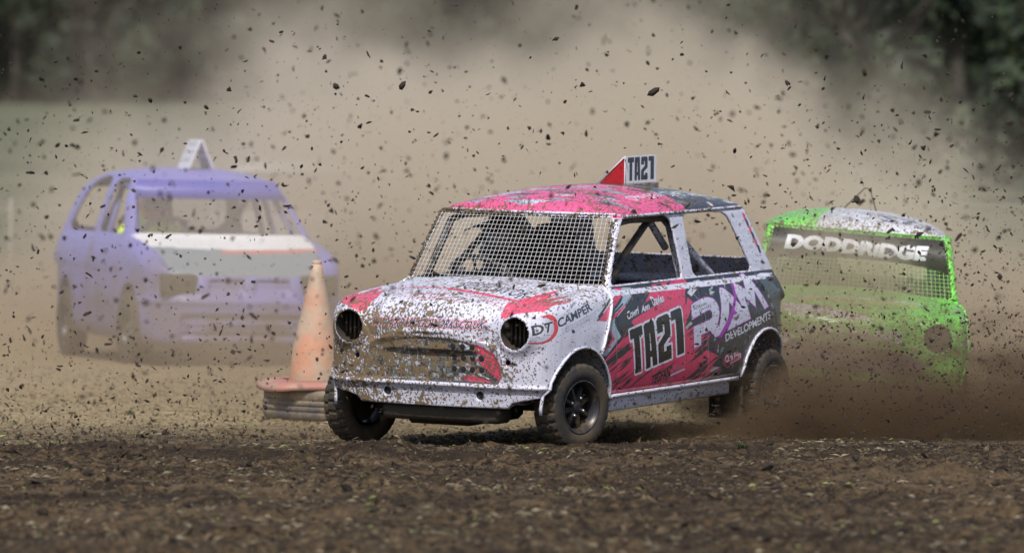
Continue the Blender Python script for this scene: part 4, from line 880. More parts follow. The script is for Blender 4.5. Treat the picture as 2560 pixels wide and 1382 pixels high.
# ------------------------------------------------------------------ people
def person(name, label, M, J, radii, cloth, extra_mats, helmet_at, face_dir, helm_mats, peak=True, grip=None):
    """one continuous skinned body; J: joint -> (position, parent)"""
    names = list(J); me = bpy.data.meshes.new('person'); idx = {k: i for i, k in enumerate(names)}
    me.from_pydata([J[k][0] for k in names], [(idx[k], idx[J[k][1]]) for k in names if J[k][1]], [])
    o = bpy.data.objects.new('person', me); col.objects.link(o)
    sk = o.modifiers.new('s', 'SKIN'); sk.branch_smoothing = .6
    for k in names:
        v = me.skin_vertices[0].data[idx[k]]; r = radii.get(k, radii.get(k.split('_')[0], .05)); v.radius = (r, r) if isinstance(r, (int, float)) else r; v.use_root = (k == 'pelvis')
    su = o.modifiers.new('u', 'SUBSURF'); su.levels = 2; su.render_levels = 2
    dg = bpy.context.evaluated_depsgraph_get(); m2 = bpy.data.meshes.new_from_object(o.evaluated_get(dg)); bpy.data.objects.remove(o)
    body = bpy.data.objects.new(name, m2); col.objects.link(body); body.matrix_world = M
    m2.materials.clear(); m2.materials.append(cloth); m2.materials.append(extra_mats)
    V = np.array([v.co[:] for v in m2.vertices]); hands = [np.array(J[k][0]) for k in names if k.startswith('palm')]
    for p in m2.polygons:
        p.use_smooth = True; c = V[list(p.vertices)].mean(0)
        if any(np.linalg.norm(c - h) < .11 for h in hands): p.material_index = 1
    tag(body, label, 'person')
    # helmet: shell with an eyeport, chin bar and peak
    h = Vector(helmet_at); f = Vector(face_dir).normalized(); yaw = math.atan2(f.y, f.x); Mh = Matrix.Translation(h) @ Matrix.Rotation(yaw, 4, 'Z') @ Matrix.Rotation(-math.asin(max(-1, min(1, f.z))), 4, 'Y')
    V = []; nu, nv = 40, 24
    for j in range(nv + 1):
        ph = math.pi * j / nv
        for i in range(nu):
            th = 2 * math.pi * i / nu; x = .148 * math.sin(ph) * math.cos(th); y = .122 * math.sin(ph) * math.sin(th); z = .142 * math.cos(ph)
            if x > 0 and z < -.015: x *= 1 + .28 * min(1, (-.015 - z) / .04) * max(0, math.cos(th)) ** .6           # chin bar
            if z < -.10: z = -.10 - (z + .10) * -.35
            port = abs(z - .012) < .045 and x > .03
            if port: x *= .90; y *= .94
            V.append((x, y, z))
    Fc = []; mi = []
    for j in range(nv):
        for i in range(nu):
            a = [j * nu + i, j * nu + (i + 1) % nu, (j + 1) * nu + (i + 1) % nu, (j + 1) * nu + i]; Fc.append(a); c = np.mean([V[q] for q in a], 0); mi.append(1 if (abs(c[2] - .012) < .040 and c[0] > .03) else 0)
    mesh_obj('helmet', V, Fc, helm_mats, body, True, mi, None, Mh)
    if peak:
        b = MB(); P = []
        for t in (0, 1):
            for i in range(9):
                y = -.10 + .025 * i; x0 = .10 + .02 * (1 - (y / .1) ** 2); x1 = .215 - .35 * y * y * 10 * .3; P += [(x0, y, .085 - t * .008 + .02 * (1 - (y / .1) ** 2)), (x1, y, .060 - t * .008 + .022 * (1 - (y / .1) ** 2))]
        n = 18; q = []
        for i in range(8): a = 2 * i; q += [(a, a + 1, a + 3, a + 2), (n + a, n + a + 2, n + a + 3, n + a + 1), (a + 1, n + a + 1, n + a + 3, a + 3), (a, a + 2, n + a + 2, n + a)]
        q += [(0, n, n + 1, 1), (16, 17, n + 17, n + 16)]; b.add(P, q); b.build('helmet_peak', helm_mats[0], body, M=Mh)
    return body
def driver_joints(x0, y0, z0, wheel_c, lean=0.):
    """seated driver facing +X: x0, y0, z0 = pelvis; wheel_c = hub of the steering wheel"""
    J = {'pelvis': ((x0, y0, z0), None), 'waist': ((x0 - .05, y0, z0 + .17), 'pelvis'), 'chest': ((x0 - .03, y0, z0 + .34), 'waist'), 'neck': ((x0 + .01, y0 - lean, z0 + .47), 'chest'), 'head': ((x0 + .05, y0 - lean, z0 + .56), 'neck')}
    wx, wy, wz = wheel_c
    for s, n in ((1, 'l'), (-1, 'r')):
        J['shoulder_' + n] = ((x0 - .02, y0 + s * .17, z0 + .37), 'chest'); J['elbow_' + n] = ((x0 + .20, y0 + s * .25, z0 + .20), 'shoulder_' + n)
        J['wrist_' + n] = ((wx - .08, wy + s * .15, wz - .02), 'elbow_' + n); J['palm_' + n] = ((wx - .035, wy + s * .15, wz + .02), 'wrist_' + n)
        for k in range(4):
            a = (-.030, -.010, .012, .032)[k]; L = (.85, 1, .97, .8)[k]
            J[f'f1_{n}{k}'] = ((wx - .005, wy + s * (.145) + a * .3, wz + .03 + a), 'palm_' + n); J[f'f2_{n}{k}'] = ((wx + .022 * L, wy + s * .15 + a * .3, wz + .032 + a), f'f1_{n}{k}'); J[f'f3_{n}{k}'] = ((wx + .024, wy + s * (.15 + .026 * L) + a * .2, wz + .030 + a), f'f2_{n}{k}')
        J[f'th1_{n}'] = ((wx - .045, wy + s * .118, wz + .035), 'palm_' + n); J[f'th2_{n}'] = ((wx - .02, wy + s * .10, wz + .05), f'th1_{n}')
        J['hip_' + n] = ((x0 + .06, y0 + s * .10, z0 - .01), 'pelvis'); J['knee_' + n] = ((x0 + .46, y0 + s * .13, z0 + .10), 'hip_' + n); J['ankle_' + n] = ((x0 + .78, y0 + s * .10, z0 - .10), 'knee_' + n); J['toe_' + n] = ((x0 + .90, y0 + s * .10, z0 - .06), 'ankle_' + n)
    return J
RAD = {'pelvis': .125, 'waist': .12, 'chest': (.15, .13), 'neck': .055, 'head': .08, 'shoulder': .068, 'elbow': .047, 'wrist': .032, 'palm': (.034, .022), 'f1': .0098, 'f2': .0088, 'f3': .0078, 'th1': .0115, 'th2': .0095, 'hip': .095, 'knee': .065, 'ankle': .042, 'toe': .035}
m_mudc = mat('caked_brown_mud', (.16, .115, .065), .9)
# ------------------------------------------------------------------ race car TA21
red = empty('race_car', M_RED)
tag(red, 'pink, white and black race car number TA21, mud splattered, sliding in the foreground', 'car')
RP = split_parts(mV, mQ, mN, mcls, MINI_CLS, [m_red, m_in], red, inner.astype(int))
mini_fittings(red, m_lip, m_tube)
wheel_at(red, M_RED, .03, .615, .28, R(-13), R(-4), .215, .35)
wheel_at(red, M_RED, .01, -.635, .28, R(-14), R(3), .222, .9)
wheel_at(red, M_RED, -2.12, .605, .25, 0, R(-2), .235, .2, rimmat=m_rimg)
wheel_at(red, M_RED, -2.10, -.605, .25, 0, 0, .235, .2, rimmat=m_rimg)
# roof number box: two number boards and a red front
cvn = Canvas('number_print', 0, .36, 0, .16, 900, (.86, .86, .90)); cvn.paint(ta21(cvn, lambda u, v: np.array((.028 + u * .300, .014 + v * .125))), (.035, .045, .09)); imn = cvn.image()
def plate_mat(name, im, cv, x0, z0, sx):
    m = bpy.data.materials.new(name); m.use_nodes = True; nt = m.node_tree; tc = N(nt, 'TexCoord'); sp = N(nt, 'SeparateXYZ'); nt.links.new(tc.outputs['Object'], sp.inputs[0])
    a = math_(nt, 'MULTIPLY', math_(nt, 'SUBTRACT', sp.outputs[0], x0), sx); b = math_(nt, 'SUBTRACT', sp.outputs[2], z0); c = chart_tex(nt, im, cv, a, b)
    nz = N(nt, 'TexNoise'); nz.inputs['Scale'].default_value = 60; nt.links.new(tc.outputs['Object'], nz.inputs[0]); k = math_(nt, 'GREATER_THAN', nz.outputs[0], .72); nt.links.new(mixc(nt, k, c, MUD), nt.nodes['Principled BSDF'].inputs['Base Color']); nt.nodes['Principled BSDF'].inputs['Roughness'].default_value = .35
    return m
m_plate = plate_mat('number_plate_print', imn, cvn, -1.49, 1.340, -1); m_wsign = mat('white_sign_board', (.72, .72, .78), .4)
sg = empty('roof_number_box', None, red)
xa, xb, y1, y0, zb, zt_ = -1.845, -1.490, .098, -.068, 1.340, 1.486
b = MB(); b.box((xa, y1 - .006, zb), (xb, y1, zt_)); b.build('number_board', m_plate, sg, False)
b = MB(); b.add([(xa, y0, zb), (xb, y0, zb), (xb, y1 - .008, zt_), (xa, y1 - .008, zt_), (xa, y0 + .008, zb), (xb, y0 + .008, zb), (xb, y1 - .008, zt_ - .01), (xa, y1 - .008, zt_ - .01)], [(0, 1, 2, 3), (4, 7, 6, 5), (0, 4, 5, 1), (3, 2, 6, 7), (1, 5, 6, 2), (0, 3, 7, 4)]); b.build('sloping_board', m_wsign, sg, False)
b = MB(); b.add([(xb - .004, y0 + .006, zb), (xb - .004, y1 - .006, zb), (xb - .004, y1 - .006, zt_ - .008), (xb - .010, y0 + .006, zb), (xb - .010, y1 - .006, zb), (xb - .010, y1 - .006, zt_ - .008)], [(0, 1, 2), (3, 5, 4), (0, 3, 4, 1), (1, 4, 5, 2), (2, 5, 3, 0)]); b.build('red_end_panel', m_redp, sg, False)
b = MB(); b.box((xa - .01, y0 - .02, zb - .035), (xb + .012, y1 + .012, zb - .002), bev=.003); b.build('wooden_base', m_wood, sg, False)
b = MB(); b.tube([(xb, y1, zb), (xb, y1, zt_), (xb, y0, zb)], .003, 6); b.build('corner_trim', m_wsign, sg)
# mud caked round the screen frame, where the spray lands
rm = np.random.RandomState(8); PP = []
for k in range(900):
    e = rm.rand()
    if e < .34: u = rm.rand() ** 1.3; z = .868 + .345 * u; y = -(.568 - .052 * u) - abs(rm.normal(0, .008))                       # right-hand pillar
    elif e < .62: y = rm.uniform(-.55, .55); z = .868 - abs(rm.normal(0, .006))                                                      # scuttle
    elif e < .90: y = rm.uniform(-.53, .53) if rm.rand() > .55 else rm.uniform(-.53, .0); z = 1.212 + abs(rm.normal(0, .007))         # header
    else: u = rm.rand(); z = .868 + .345 * u; y = .568 - .052 * u + abs(rm.normal(0, .008))
    PP.append(ws_pt(y, z, .004 + .004 * rm.rand()))
PP = np.array(PP); mc = scatter('caked_mud', PP, .0035 + .0075 * rm.rand(len(PP)) ** 2, SMALL, [m_mudc, m_clod], rm, mi=(rm.rand(len(PP)) > .8).astype(int)); mc.parent = red; mc['kind'] = 'stuff'
# cabin oddments: red switch panel, mud flap, torn rear corner
b = MB(); b.box((-.52, -.40, .80), (-.47, -.34, .835), bev=.008); b.build('red_switch', mat('red_switch_plastic', (.5, .03, .02), .4), red); b = MB(); b.box((-.52, -.16, .80), (-.47, -.11, .84), bev=.01); b.build('red_switch', bpy.data.materials['red_switch_plastic'], red)
b = MB(); b.box((-1.80, .46, .09), (-1.79, .66, .30)); b.build('mud_flap', m_under, red, False)
b = MB(); b.add([(-2.33, .62, .35), (-2.42, .60, .352), (-2.50, .56, .345), (-2.46, .52, .34), (-2.34, .55, .34), (-2.33, .62, .338), (-2.42, .60, .34), (-2.50, .56, .335), (-2.46, .52, .33), (-2.34, .55, .33)], [(0, 1, 2, 3, 4), (9, 8, 7, 6, 5), (0, 5, 6, 1), (1, 6, 7, 2), (2, 7, 8, 3), (3, 8, 9, 4), (4, 9, 5, 0)]); b.build('torn_bumper_mount', m_under, red, False)
# black discs on the grille panel's left, painting the shade inside vent holes
for i, (r_, n_) in enumerate(((.592, 3), (.535, 4), (.478, 4))):
    for k in range(n_):
        y_ = .135 + .052 * k + (.004 if i == 0 else .012 * i * 0); x_ = xsurf(y_, r_, .2, .5); b = MB(); b.lathe([(.0150, -.002), (.0148, .0022), (.0135, .0026), (.001, .0018)], 14, axis='x', M=Matrix.Translation((x_, y_, r_))); b.build('vent_shade_disc', m_dark, red)
# driver
J = driver_joints(-1.08, -.36, .45, (-.60, -.29, .875), 0.0)
person('person', 'driver in black helmet and black suit behind the steering wheel of race car TA21', M_RED, J, RAD, m_suit, m_glove, (-1.02, -.37, 1.045), (1, -.28, -.02), [m_helm, m_visor])

# ------------------------------------------------------------------ green race car
Rg = Matrix.Rotation(R(-93), 4, 'Z') @ Matrix.Rotation(R(.8), 4, 'Y') @ Matrix.Rotation(R(-4.8), 4, 'X')
_t = Vector(((2345 - 1280) / FPX * 31.8, 31.8, CAM_H - (848 - VH) / FPX * 31.8)); M_GRN = Matrix.Translation(_t - Rg.to_3x3() @ Vector((.42, .484, .668))) @ Rg
grn = empty('race_car', M_GRN); tag(grn, 'bright green race car with a DODDRIDGE windscreen banner, half lost in dust', 'car')
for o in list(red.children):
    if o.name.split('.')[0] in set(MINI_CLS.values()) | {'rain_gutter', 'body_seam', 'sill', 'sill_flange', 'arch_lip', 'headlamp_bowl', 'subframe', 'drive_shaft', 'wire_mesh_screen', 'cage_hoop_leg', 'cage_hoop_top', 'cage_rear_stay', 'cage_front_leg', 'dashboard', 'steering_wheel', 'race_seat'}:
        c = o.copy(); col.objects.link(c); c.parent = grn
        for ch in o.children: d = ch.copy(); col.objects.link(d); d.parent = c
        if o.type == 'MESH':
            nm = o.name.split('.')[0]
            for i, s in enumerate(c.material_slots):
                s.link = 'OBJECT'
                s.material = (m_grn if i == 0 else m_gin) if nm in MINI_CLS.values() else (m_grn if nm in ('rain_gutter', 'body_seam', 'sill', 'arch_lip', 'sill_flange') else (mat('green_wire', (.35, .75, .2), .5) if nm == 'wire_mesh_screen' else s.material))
for lx, ly in ((.03, .615), (.01, -.615), (-2.06, .6), (-2.06, -.6)): wheel_at(grn, M_GRN, lx, ly, .26, R(4) if lx > -1 else 0, 0, None, .5)
# banner across the top of the screen, printed with the name
cvb = Canvas('banner_print', -.56, .56, 1.0, 1.24, 900, (.018, .016, .016)); q_ = text_mask(cvb, 'DODDRiDGE', lambda u, v: np.array((-.43 + .84 * u, 1.088 + .082 * v + .006 * math.sin(u * 6))), .045, .15); cvb.paint(dilate(q_, 2), (.72, .72, .78))
mb_ = bpy.data.materials.new('banner_vinyl'); mb_.use_nodes = True; nt_ = mb_.node_tree; tc_ = N(nt_, 'TexCoord'); sp_ = N(nt_, 'SeparateXYZ'); nt_.links.new(tc_.outputs['Object'], sp_.inputs[0]); nt_.links.new(chart_tex(nt_, cvb.image(), cvb, sp_.outputs[1], sp_.outputs[2]), nt_.nodes['Principled BSDF'].inputs['Base Color'])
V = []; ny_ = 25
for off in (.020, .014):
    for i in range(ny_):
        u = -1 + 2 * i / (ny_ - 1)
        for z, hw in ((1.065 - .045 * abs(u) ** 3, .535), (1.206, .495)): V.append(ws_pt(u * hw, z, off))
n2 = ny_ * 2; Fc = []
for i in range(ny_ - 1): a = 2 * i; Fc += [(a, a + 2, a + 3, a + 1), (n2 + a, n2 + a + 1, n2 + a + 3, n2 + a + 2), (a, n2 + a, n2 + a + 2, a + 2), (a + 1, a + 3, n2 + a + 3, n2 + a + 1)]
mesh_obj('windscreen_banner', V, Fc, mb_, grn)
gs_ = empty('roof_fin', None, grn); b = MB(); b.tube([(-1.45, -.10, 1.33), (-1.30, .02, 1.47), (-1.28, .05, 1.465), (-1.20, .10, 1.33)], .004, 6); b.build('fin_frame', m_tubd, gs_)
# ------------------------------------------------------------------ lavender blue hatchback
def hatch_field():
    h = .017; org = (-3.12, 0, .12); nx, hy, nz = 228, 52, 84
    x = org[0] + h * np.arange(nx); z = org[2] + h * np.arange(nz); y = h * np.arange(hy); X, Y, Z = x[:, None, None], y[None, :, None], z[None, None, :]
    side = poly_sdf(catmull([(.60, .17), (.68, .20), (.72, .30), (.725, .50), (.70, .56), (.655, .68), (.55, .755), (.25, .86), (-.1, .93), (-.32, .965), (-1.0, .97), (-2.6, .97), (-2.92, .95), (-3.0, .85), (-3.04, .65), (-3.05, .45), (-3.0, .28), (-2.9, .22), (-2.0, .19), (-.3, .19)], 5), x[:, None], z[None])[:, None, :]
    front = poly_sdf(catmull([(-.70, .10), (.70, .10), (.76, .25), (.785, .45), (.79, .60), (.78, .75), (.745, .88), (.70, .96), (.6, 1.02), (-.6, 1.02), (-.70, .96), (-.79, .60), (-.76, .25)], 5), y[:, None], z[None])[None]
    plan = poly_sdf(catmull([(.74, 0), (.73, .3), (.68, .52), (.56, .66), (.35, .745), (0, .785), (-1, .795), (-2.2, .79), (-2.7, .76), (-2.92, .66), (-3.03, .45), (-3.06, 0), (-3.03, -.45), (-2.7, -.76), (-1, -.795), (0, -.785), (.56, -.66), (.73, -.3)], 5), x[:, None], y[None])[:, :, None]
    d = rint(rint(side, front, .08), plan, .07)
    tl = (.13 * Y ** 2)
    G2 = poly_sdf(catmull([(-.72, .70), (.72, .70), (.70, .95), (.655, 1.12), (.60, 1.28), (.555, 1.37), (.48, 1.425), (.3, 1.455), (.1, 1.465), (-.1, 1.465), (-.3, 1.455), (-.48, 1.425), (-.555, 1.37), (-.60, 1.28), (-.70, .95)], 5), y[:, None], z[None])
    rz = np.interp(-x, [.7, .85, 1.0, 1.3, 1.7, 2.2, 2.5, 2.7, 3.0], [1.34, 1.385, 1.42, 1.452, 1.465, 1.45, 1.41, 1.36, 1.25])
    Zg = np.where(z[None] > 1.25, 1.25 + (z[None] - 1.25) * .215 / (rz[:, None] - 1.25 + 1e-6).clip(.05), z[None]); q = np.clip((Zg - z[0]) / h, 0, nz - 1.001); i0 = q.astype(int); fr = q - i0
    cab = (G2[:, i0] * (1 - fr)[None] + G2[:, np.minimum(i0 + 1, nz - 1)] * fr[None]).transpose(1, 0, 2)
    xw = np.interp(z, [.6, .95, 1.40, 1.6], [.08, -.22, -.85, -1.13])[None, None]; ws = (X + .25 * Y ** 2 - xw) * .7
    xr = np.interp(z, [.6, .95, 1.36, 1.6], [-3.06, -2.96, -2.66, -2.45])[None, None]; rw = -(X - .15 * Y ** 2 - xr) * .8
    cab = rint(rint(cab, ws, .05), rw, .06); body = smin(d, cab, .05)
    box = lambda a0, a1, b0, b1: np.maximum(np.maximum(a0 - Y, Y - a1), np.maximum(b0 - Z, Z - b1))
    nose = (X > .3)
    for a0, a1, b0, b1, dp in ((.38, .66, .545, .70, .02), (.04, .30, .56, .655, .03), (.0, .50, .24, .40, .03)):
        k = sstep(-box(a0, a1, b0, b1) / .012 + .3); body = body + dp * k * nose
    for zz in (.585, .625): body = body - .022 * np.exp(-((Z - zz) / .006) ** 2) * ((Y > .04) & (Y < .30)) * nose
    for zz in (.29, .345): body = body - .02 * np.exp(-((Z - zz) / .008) ** 2) * (Y < .5) * nose
    body = body - .014 * np.exp(-((Z - .50) / .018) ** 2) * sstep((X - .1) / .2)
    gap = lambda g: .012 * np.exp(-(g / .010) ** 2)
    body = body + np.where((X > -.3) & (X < .56) & (Z > .7), gap(Y - .60 - .10 * (-(X - .3))), 0)
    body = body + np.where((Z > .25) & (Z < .97) & (Y > .5), gap(X + .50) + gap(X + 1.48), 0)
    body = body.astype(np.float32); t = .026
    g = np.gradient(np.broadcast_to(body, (nx, hy, nz)), h); gm = np.clip(np.sqrt(sum(a * a for a in g)), .7, 3.5)
    sh = np.maximum(body, -(body + t * gm)); sh = np.minimum(sh, np.maximum(body, Z - .25)); sh = np.minimum(sh, np.maximum(np.maximum(body, np.abs(X + .35) - .02), Z - .9))
    for cx in (0, -2.36):
        c = np.sqrt((X - cx) ** 2 + (Z - .29) ** 2); sh = np.minimum(sh, np.maximum(np.maximum(body, c - .36), .5 - Y)); sh = np.maximum(sh, -np.maximum(c - .325, .53 - Y))
    w1 = poly_sdf(catmull([(-.55, .985), (-.62, 1.06), (-.86, 1.27), (-1.02, 1.345), (-1.15, 1.37), (-1.33, 1.37), (-1.40, 1.33), (-1.43, 1.2), (-1.45, 1.0), (-1.42, .975), (-.6, .97)], 5), x[:, None], z[None])[:, None, :]
    w2 = poly_sdf(catmull([(-1.60, .98), (-1.58, 1.2), (-1.60, 1.33), (-1.68, 1.375), (-1.95, 1.38), (-2.15, 1.35), (-2.35, 1.26), (-2.55, 1.05), (-2.58, .99), (-2.53, .975), (-1.65, .97)], 5), x[:, None], z[None])[:, None, :]
    for w_ in (w1, w2): sh = np.maximum(sh, -np.maximum(w_, .4 - Y))
    wso = poly_sdf(catmull([(-.60, .98), (.60, .98), (.62, 1.0), (.53, 1.30), (.50, 1.355), (-.50, 1.355), (-.53, 1.30), (-.62, 1.0)], 4), y[:, None], z[None])[None]; sh = np.maximum(sh, -np.maximum(wso, np.abs(X + .25 * Y ** 2 - xw) - .10))
    rwo = poly_sdf(catmull([(-.55, 1.0), (.55, 1.0), (.48, 1.30), (-.48, 1.30)], 4), y[:, None], z[None])[None]; sh = np.maximum(sh, -np.maximum(rwo, np.abs(X - .15 * Y ** 2 - xr) - .10))
    mir = lambda A: np.ascontiguousarray(np.concatenate([A[:, 1:][:, ::-1], A], 1)).astype(np.float32)
    return mir(np.broadcast_to(body, (nx, hy, nz))), mir(np.broadcast_to(sh, (nx, hy, nz))), (org[0], -h * (hy - 1), org[2]), h
HB, HS, HO, Hh = hatch_field(); hV, hQ = surface_nets(HS, HO, Hh); hN = field_normals(HS, HO, Hh, hV, .9); hC = hV[hQ].mean(1)
hin = sample(HB, HO, Hh, hC) < -.015; cx_, cy_, cz_ = hC.T; ay_ = np.abs(cy_); hcls = np.zeros(len(hQ), int)
hcls[(cx_ > -.5) & (ay_ > .35) & (cz_ < .97)] = 1; hcls[(cx_ > -.34) & (cz_ > .69) & (ay_ < .60 + .10 * (.3 - cx_))] = 2; hcls[(cx_ > .1) & (cz_ < .53)] = 4
hcls[(cx_ < -.5) & (cx_ > -1.48) & (ay_ > .6) & (cz_ > .25) & (cz_ < .975)] = 5; hcls[cz_ > 1.37] = 6; hcls[(cx_ > .5) & (cz_ >= .53) & (cz_ <= .69) & (ay_ < .6)] = 3
for i_, (s_, c_) in enumerate(((1, 1), (-1, 1), (1, 5), (-1, 5))): hcls[(hcls == c_) & (cy_ * s_ > 0)] = 10 + i_
H_CLS = {0: 'body_shell', 10: 'front_wing', 11: 'front_wing', 2: 'bonnet', 3: 'grille_panel', 4: 'front_bumper', 12: 'door', 13: 'door', 6: 'roof'}
def hatch_paint(name, base, bonnet=None, mud=.5):
    m = bpy.data.materials.new(name); m.use_nodes = True; nt = m.node_tree; b = nt.nodes['Principled BSDF']; L = nt.links.new
    tc = N(nt, 'TexCoord'); sp = N(nt, 'SeparateXYZ'); L(tc.outputs['Object'], sp.inputs[0]); x, y, z = sp.outputs; c = base
    n = N(nt, 'TexNoise'); n.inputs['Scale'].default_value = 3.0; n.inputs['Detail'].default_value = 5; L(tc.outputs['Object'], n.inputs[0]); n2 = N(nt, 'TexNoise'); n2.inputs['Scale'].default_value = 14; n2.inputs['Detail'].default_value = 4; L(tc.outputs['Object'], n2.inputs[0])
    if bonnet:   # white rear band, scuffed pink edge, grey nose
        t = math_(nt, 'ADD', x, math_(nt, 'MULTIPLY', math_(nt, 'MULTIPLY', y, y), .25)); q = math_(nt, 'ADD', t, math_(nt, 'MULTIPLY', math_(nt, 'SUBTRACT', n2.outputs[0], .5), .12))
        c = mixc(nt, math_(nt, 'GREATER_THAN', q, .20), (.80, .80, .82), mixc(nt, math_(nt, 'MULTIPLY', math_(nt, 'LESS_THAN', q, .30), math_(nt, 'GREATER_THAN', math_(nt, 'ADD', y, n.outputs[0]), .45)), (.22, .26, .30), (.55, .22, .2)))
    hz = math_(nt, 'MULTIPLY', math_(nt, 'SUBTRACT', .80, z), 2.0); q = math_(nt, 'ADD', math_(nt, 'MULTIPLY', hz, .55), math_(nt, 'MULTIPLY', math_(nt, 'SUBTRACT', n.outputs[0], .48), 3.0))
    k = math_(nt, 'MULTIPLY', math_(nt, 'MINIMUM', math_(nt, 'MAXIMUM', q, 0), 1), mud); L(mixc(nt, k, c, (.13, .10, .072)), b.inputs['Base Color']); b.inputs['Roughness'].default_value = .45
    return m
BL = (.21, .20, .53)
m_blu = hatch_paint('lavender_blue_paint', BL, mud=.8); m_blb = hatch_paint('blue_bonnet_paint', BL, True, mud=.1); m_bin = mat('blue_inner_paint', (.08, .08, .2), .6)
_Rb = Matrix.Rotation(R(-74.3), 4, 'Z') @ Matrix.Rotation(R(.6), 4, 'Y') @ Matrix.Rotation(R(-1.0), 4, 'X') @ Matrix.Scale(1.045, 4)
M_BLU = Matrix.Translation(Vector((-1.975, 42.3, .475)) - _Rb.to_3x3() @ Vector((.70, 0, .50))) @ _Rb
blu = empty('race_car', M_BLU); tag(blu, 'lavender blue hatchback race car with a white roof marker, coming through the dust', 'car')
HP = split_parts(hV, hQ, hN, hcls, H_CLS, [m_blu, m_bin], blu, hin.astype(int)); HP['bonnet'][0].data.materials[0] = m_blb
def hws(y, z, off=.02): return (np.interp(z, [.6, .95, 1.40, 1.6], [.08, -.22, -.85, -1.13]) - .25 * y * y + off, y, z)
def solid_strip(name, fn, rows, m, parent, n=21, th=.008):
    V = []
    for off in (.02 + th, .02):
        for i in range(n):
            u = -1 + 2 * i / (n - 1)
            for z, hw in rows: V.append(fn(u * hw, z, off))
    n2 = n * 2; Fc = []
    for i in range(n - 1): a = 2 * i; Fc += [(a, a + 2, a + 3, a + 1), (n2 + a, n2 + a + 1, n2 + a + 3, n2 + a + 2), (a, n2 + a, n2 + a + 2, a + 2), (a + 1, a + 3, n2 + a + 3, n2 + a + 1)]
    return mesh_obj(name, V, Fc, m, parent)
solid_strip('sun_strip', hws, ((1.235, .575), (1.375, .53)), mat('blue_sun_strip', (.09, .09, .42), .4), blu)
wire_screen(blu, hws, .985, 1.24, .60, .55, 40, 12, .0018, 'wire_mesh_screen', mat('pale_wire', (.35, .32, .34), .5))
for s in (1, -1):
    b = MB(); b.tube([(-1.5, s * .62, .28), (-1.5, s * .60, .95), (-1.5, s * .50, 1.33)], .024, 8); b.build('cage_hoop_leg', mat('blue_cage_paint', (.14, .14, .4), .5) if s > 0 else bpy.data.materials['blue_cage_paint'], blu)
    b = MB(); b.tube([(-1.45, s * .50, 1.33), (-.95, s * .52, 1.30), (-.45, s * .60, .95)], .024, 8); b.build('cage_front_leg', bpy.data.materials['blue_cage_paint'], blu)
    b = MB(); b.tube([(-1.5, s * .50, 1.30), (-2.5, s * .50, .85)], .024, 8); b.build('cage_rear_stay', bpy.data.materials['blue_cage_paint'], blu)
b = MB(); b.tube([(-1.5, -.5, 1.33), (-1.5, .5, 1.33)], .024, 8); b.tube([(-1.5, -.6, .95), (-1.5, .6, .95)], .02, 8); b.build('cage_hoop_top', bpy.data.materials['blue_cage_paint'], blu)
b = MB(); b.box((-.62, -.60, .80), (-.42, .60, .93), bev=.04); b.build('dashboard', m_dark, blu)
b = MB(); Ms = Matrix.Translation((-.72, -.33, .95)) @ Matrix.Rotation(R(-65), 4, 'Y'); b.tube([Ms @ Vector((.16 * math.cos(a), .18 * math.sin(a), 0)) for a in np.linspace(0, 6.2832, 29)[:-1]], .017, 8, closed=True); b.tube([Ms @ Vector((0, 0, 0)), (-.5, -.33, .85)], .03, 8)
for a in (0, 2.1, 4.2): b.tube([Ms @ Vector((0, 0, 0)), Ms @ Vector((.155 * math.cos(a), .175 * math.sin(a), 0))], .012, 6)
b.build('steering_wheel', m_dark, blu)
b = MB(); b.box((-1.42, -.56, .40), (-1.28, -.12, 1.12), bev=.06); b.box((-1.30, -.55, .40), (-.85, -.13, .50), bev=.04); b.build('race_seat', m_seat, blu)
m_lampin = mat('muddy_lamp_blank', (.045, .034, .024), .8)
for s in (1, -1):
    b = MB(); b.box((.60, s * .52 - .135, .55), (.675, s * .52 + .135, .70), bev=.02); b.build('headlamp_blank', m_lampin, blu)
for lx, ly in ((0, .70), (0, -.70), (-2.36, .70), (-2.36, -.70)): wheel_at(blu, M_BLU, lx, ly, .28, R(5) if lx > -1 else 0, 0, .27, .4, r=.285, w=.16, rr=.165, rimmat=m_rim)
# A-shaped roof marker with chequer print
cvm = Canvas('marker_print', -.2, .2, 0, .25, 200, (.78, .78, .84))
for i in range(3):
    for k in range(3): cvm.poly([(-.13 + i * .09, .05 + k * .06), (-.08 + i * .09, .05 + k * .06), (-.08 + i * .09, .08 + k * .06), (-.13 + i * .09, .08 + k * .06)], (.15, .16, .24))
m_mark = plate_mat('marker_plate_print', cvm.image(), cvm, -1.45, 1.46, 1)
mk = empty('roof_marker', None, blu)
for s in (-1, 1):
    b = MB(); b.add([(-1.65, s * .10 + .05, 1.46), (-1.25, s * .10 + .05, 1.46), (-1.25, .05 + s * .008, 1.68), (-1.65, .05 + s * .008, 1.68), (-1.65, s * .09 + .05, 1.46), (-1.25, s * .09 + .05, 1.46), (-1.25, .05, 1.67), (-1.65, .05, 1.67)], [(0, 1, 2, 3), (4, 7, 6, 5), (0, 4, 5, 1), (1, 5, 6, 2), (2, 6, 7, 3), (3, 7, 4, 0)]); b.build('marker_board', m_mark, mk, False)
J = driver_joints(-.99, -.40, .64, (-.72, -.33, 1.0))
person('person', 'driver in yellow hi-vis jacket and dark red helmet inside the lavender blue hatchback', M_BLU, J, {**RAD, 'chest': (.21, .16), 'neck': .09, 'shoulder': .105, 'elbow': .075}, m_hi, m_glove, (-.92, -.36, 1.18), (1, .3, -.05), [m_hred, m_helm], peak=False)
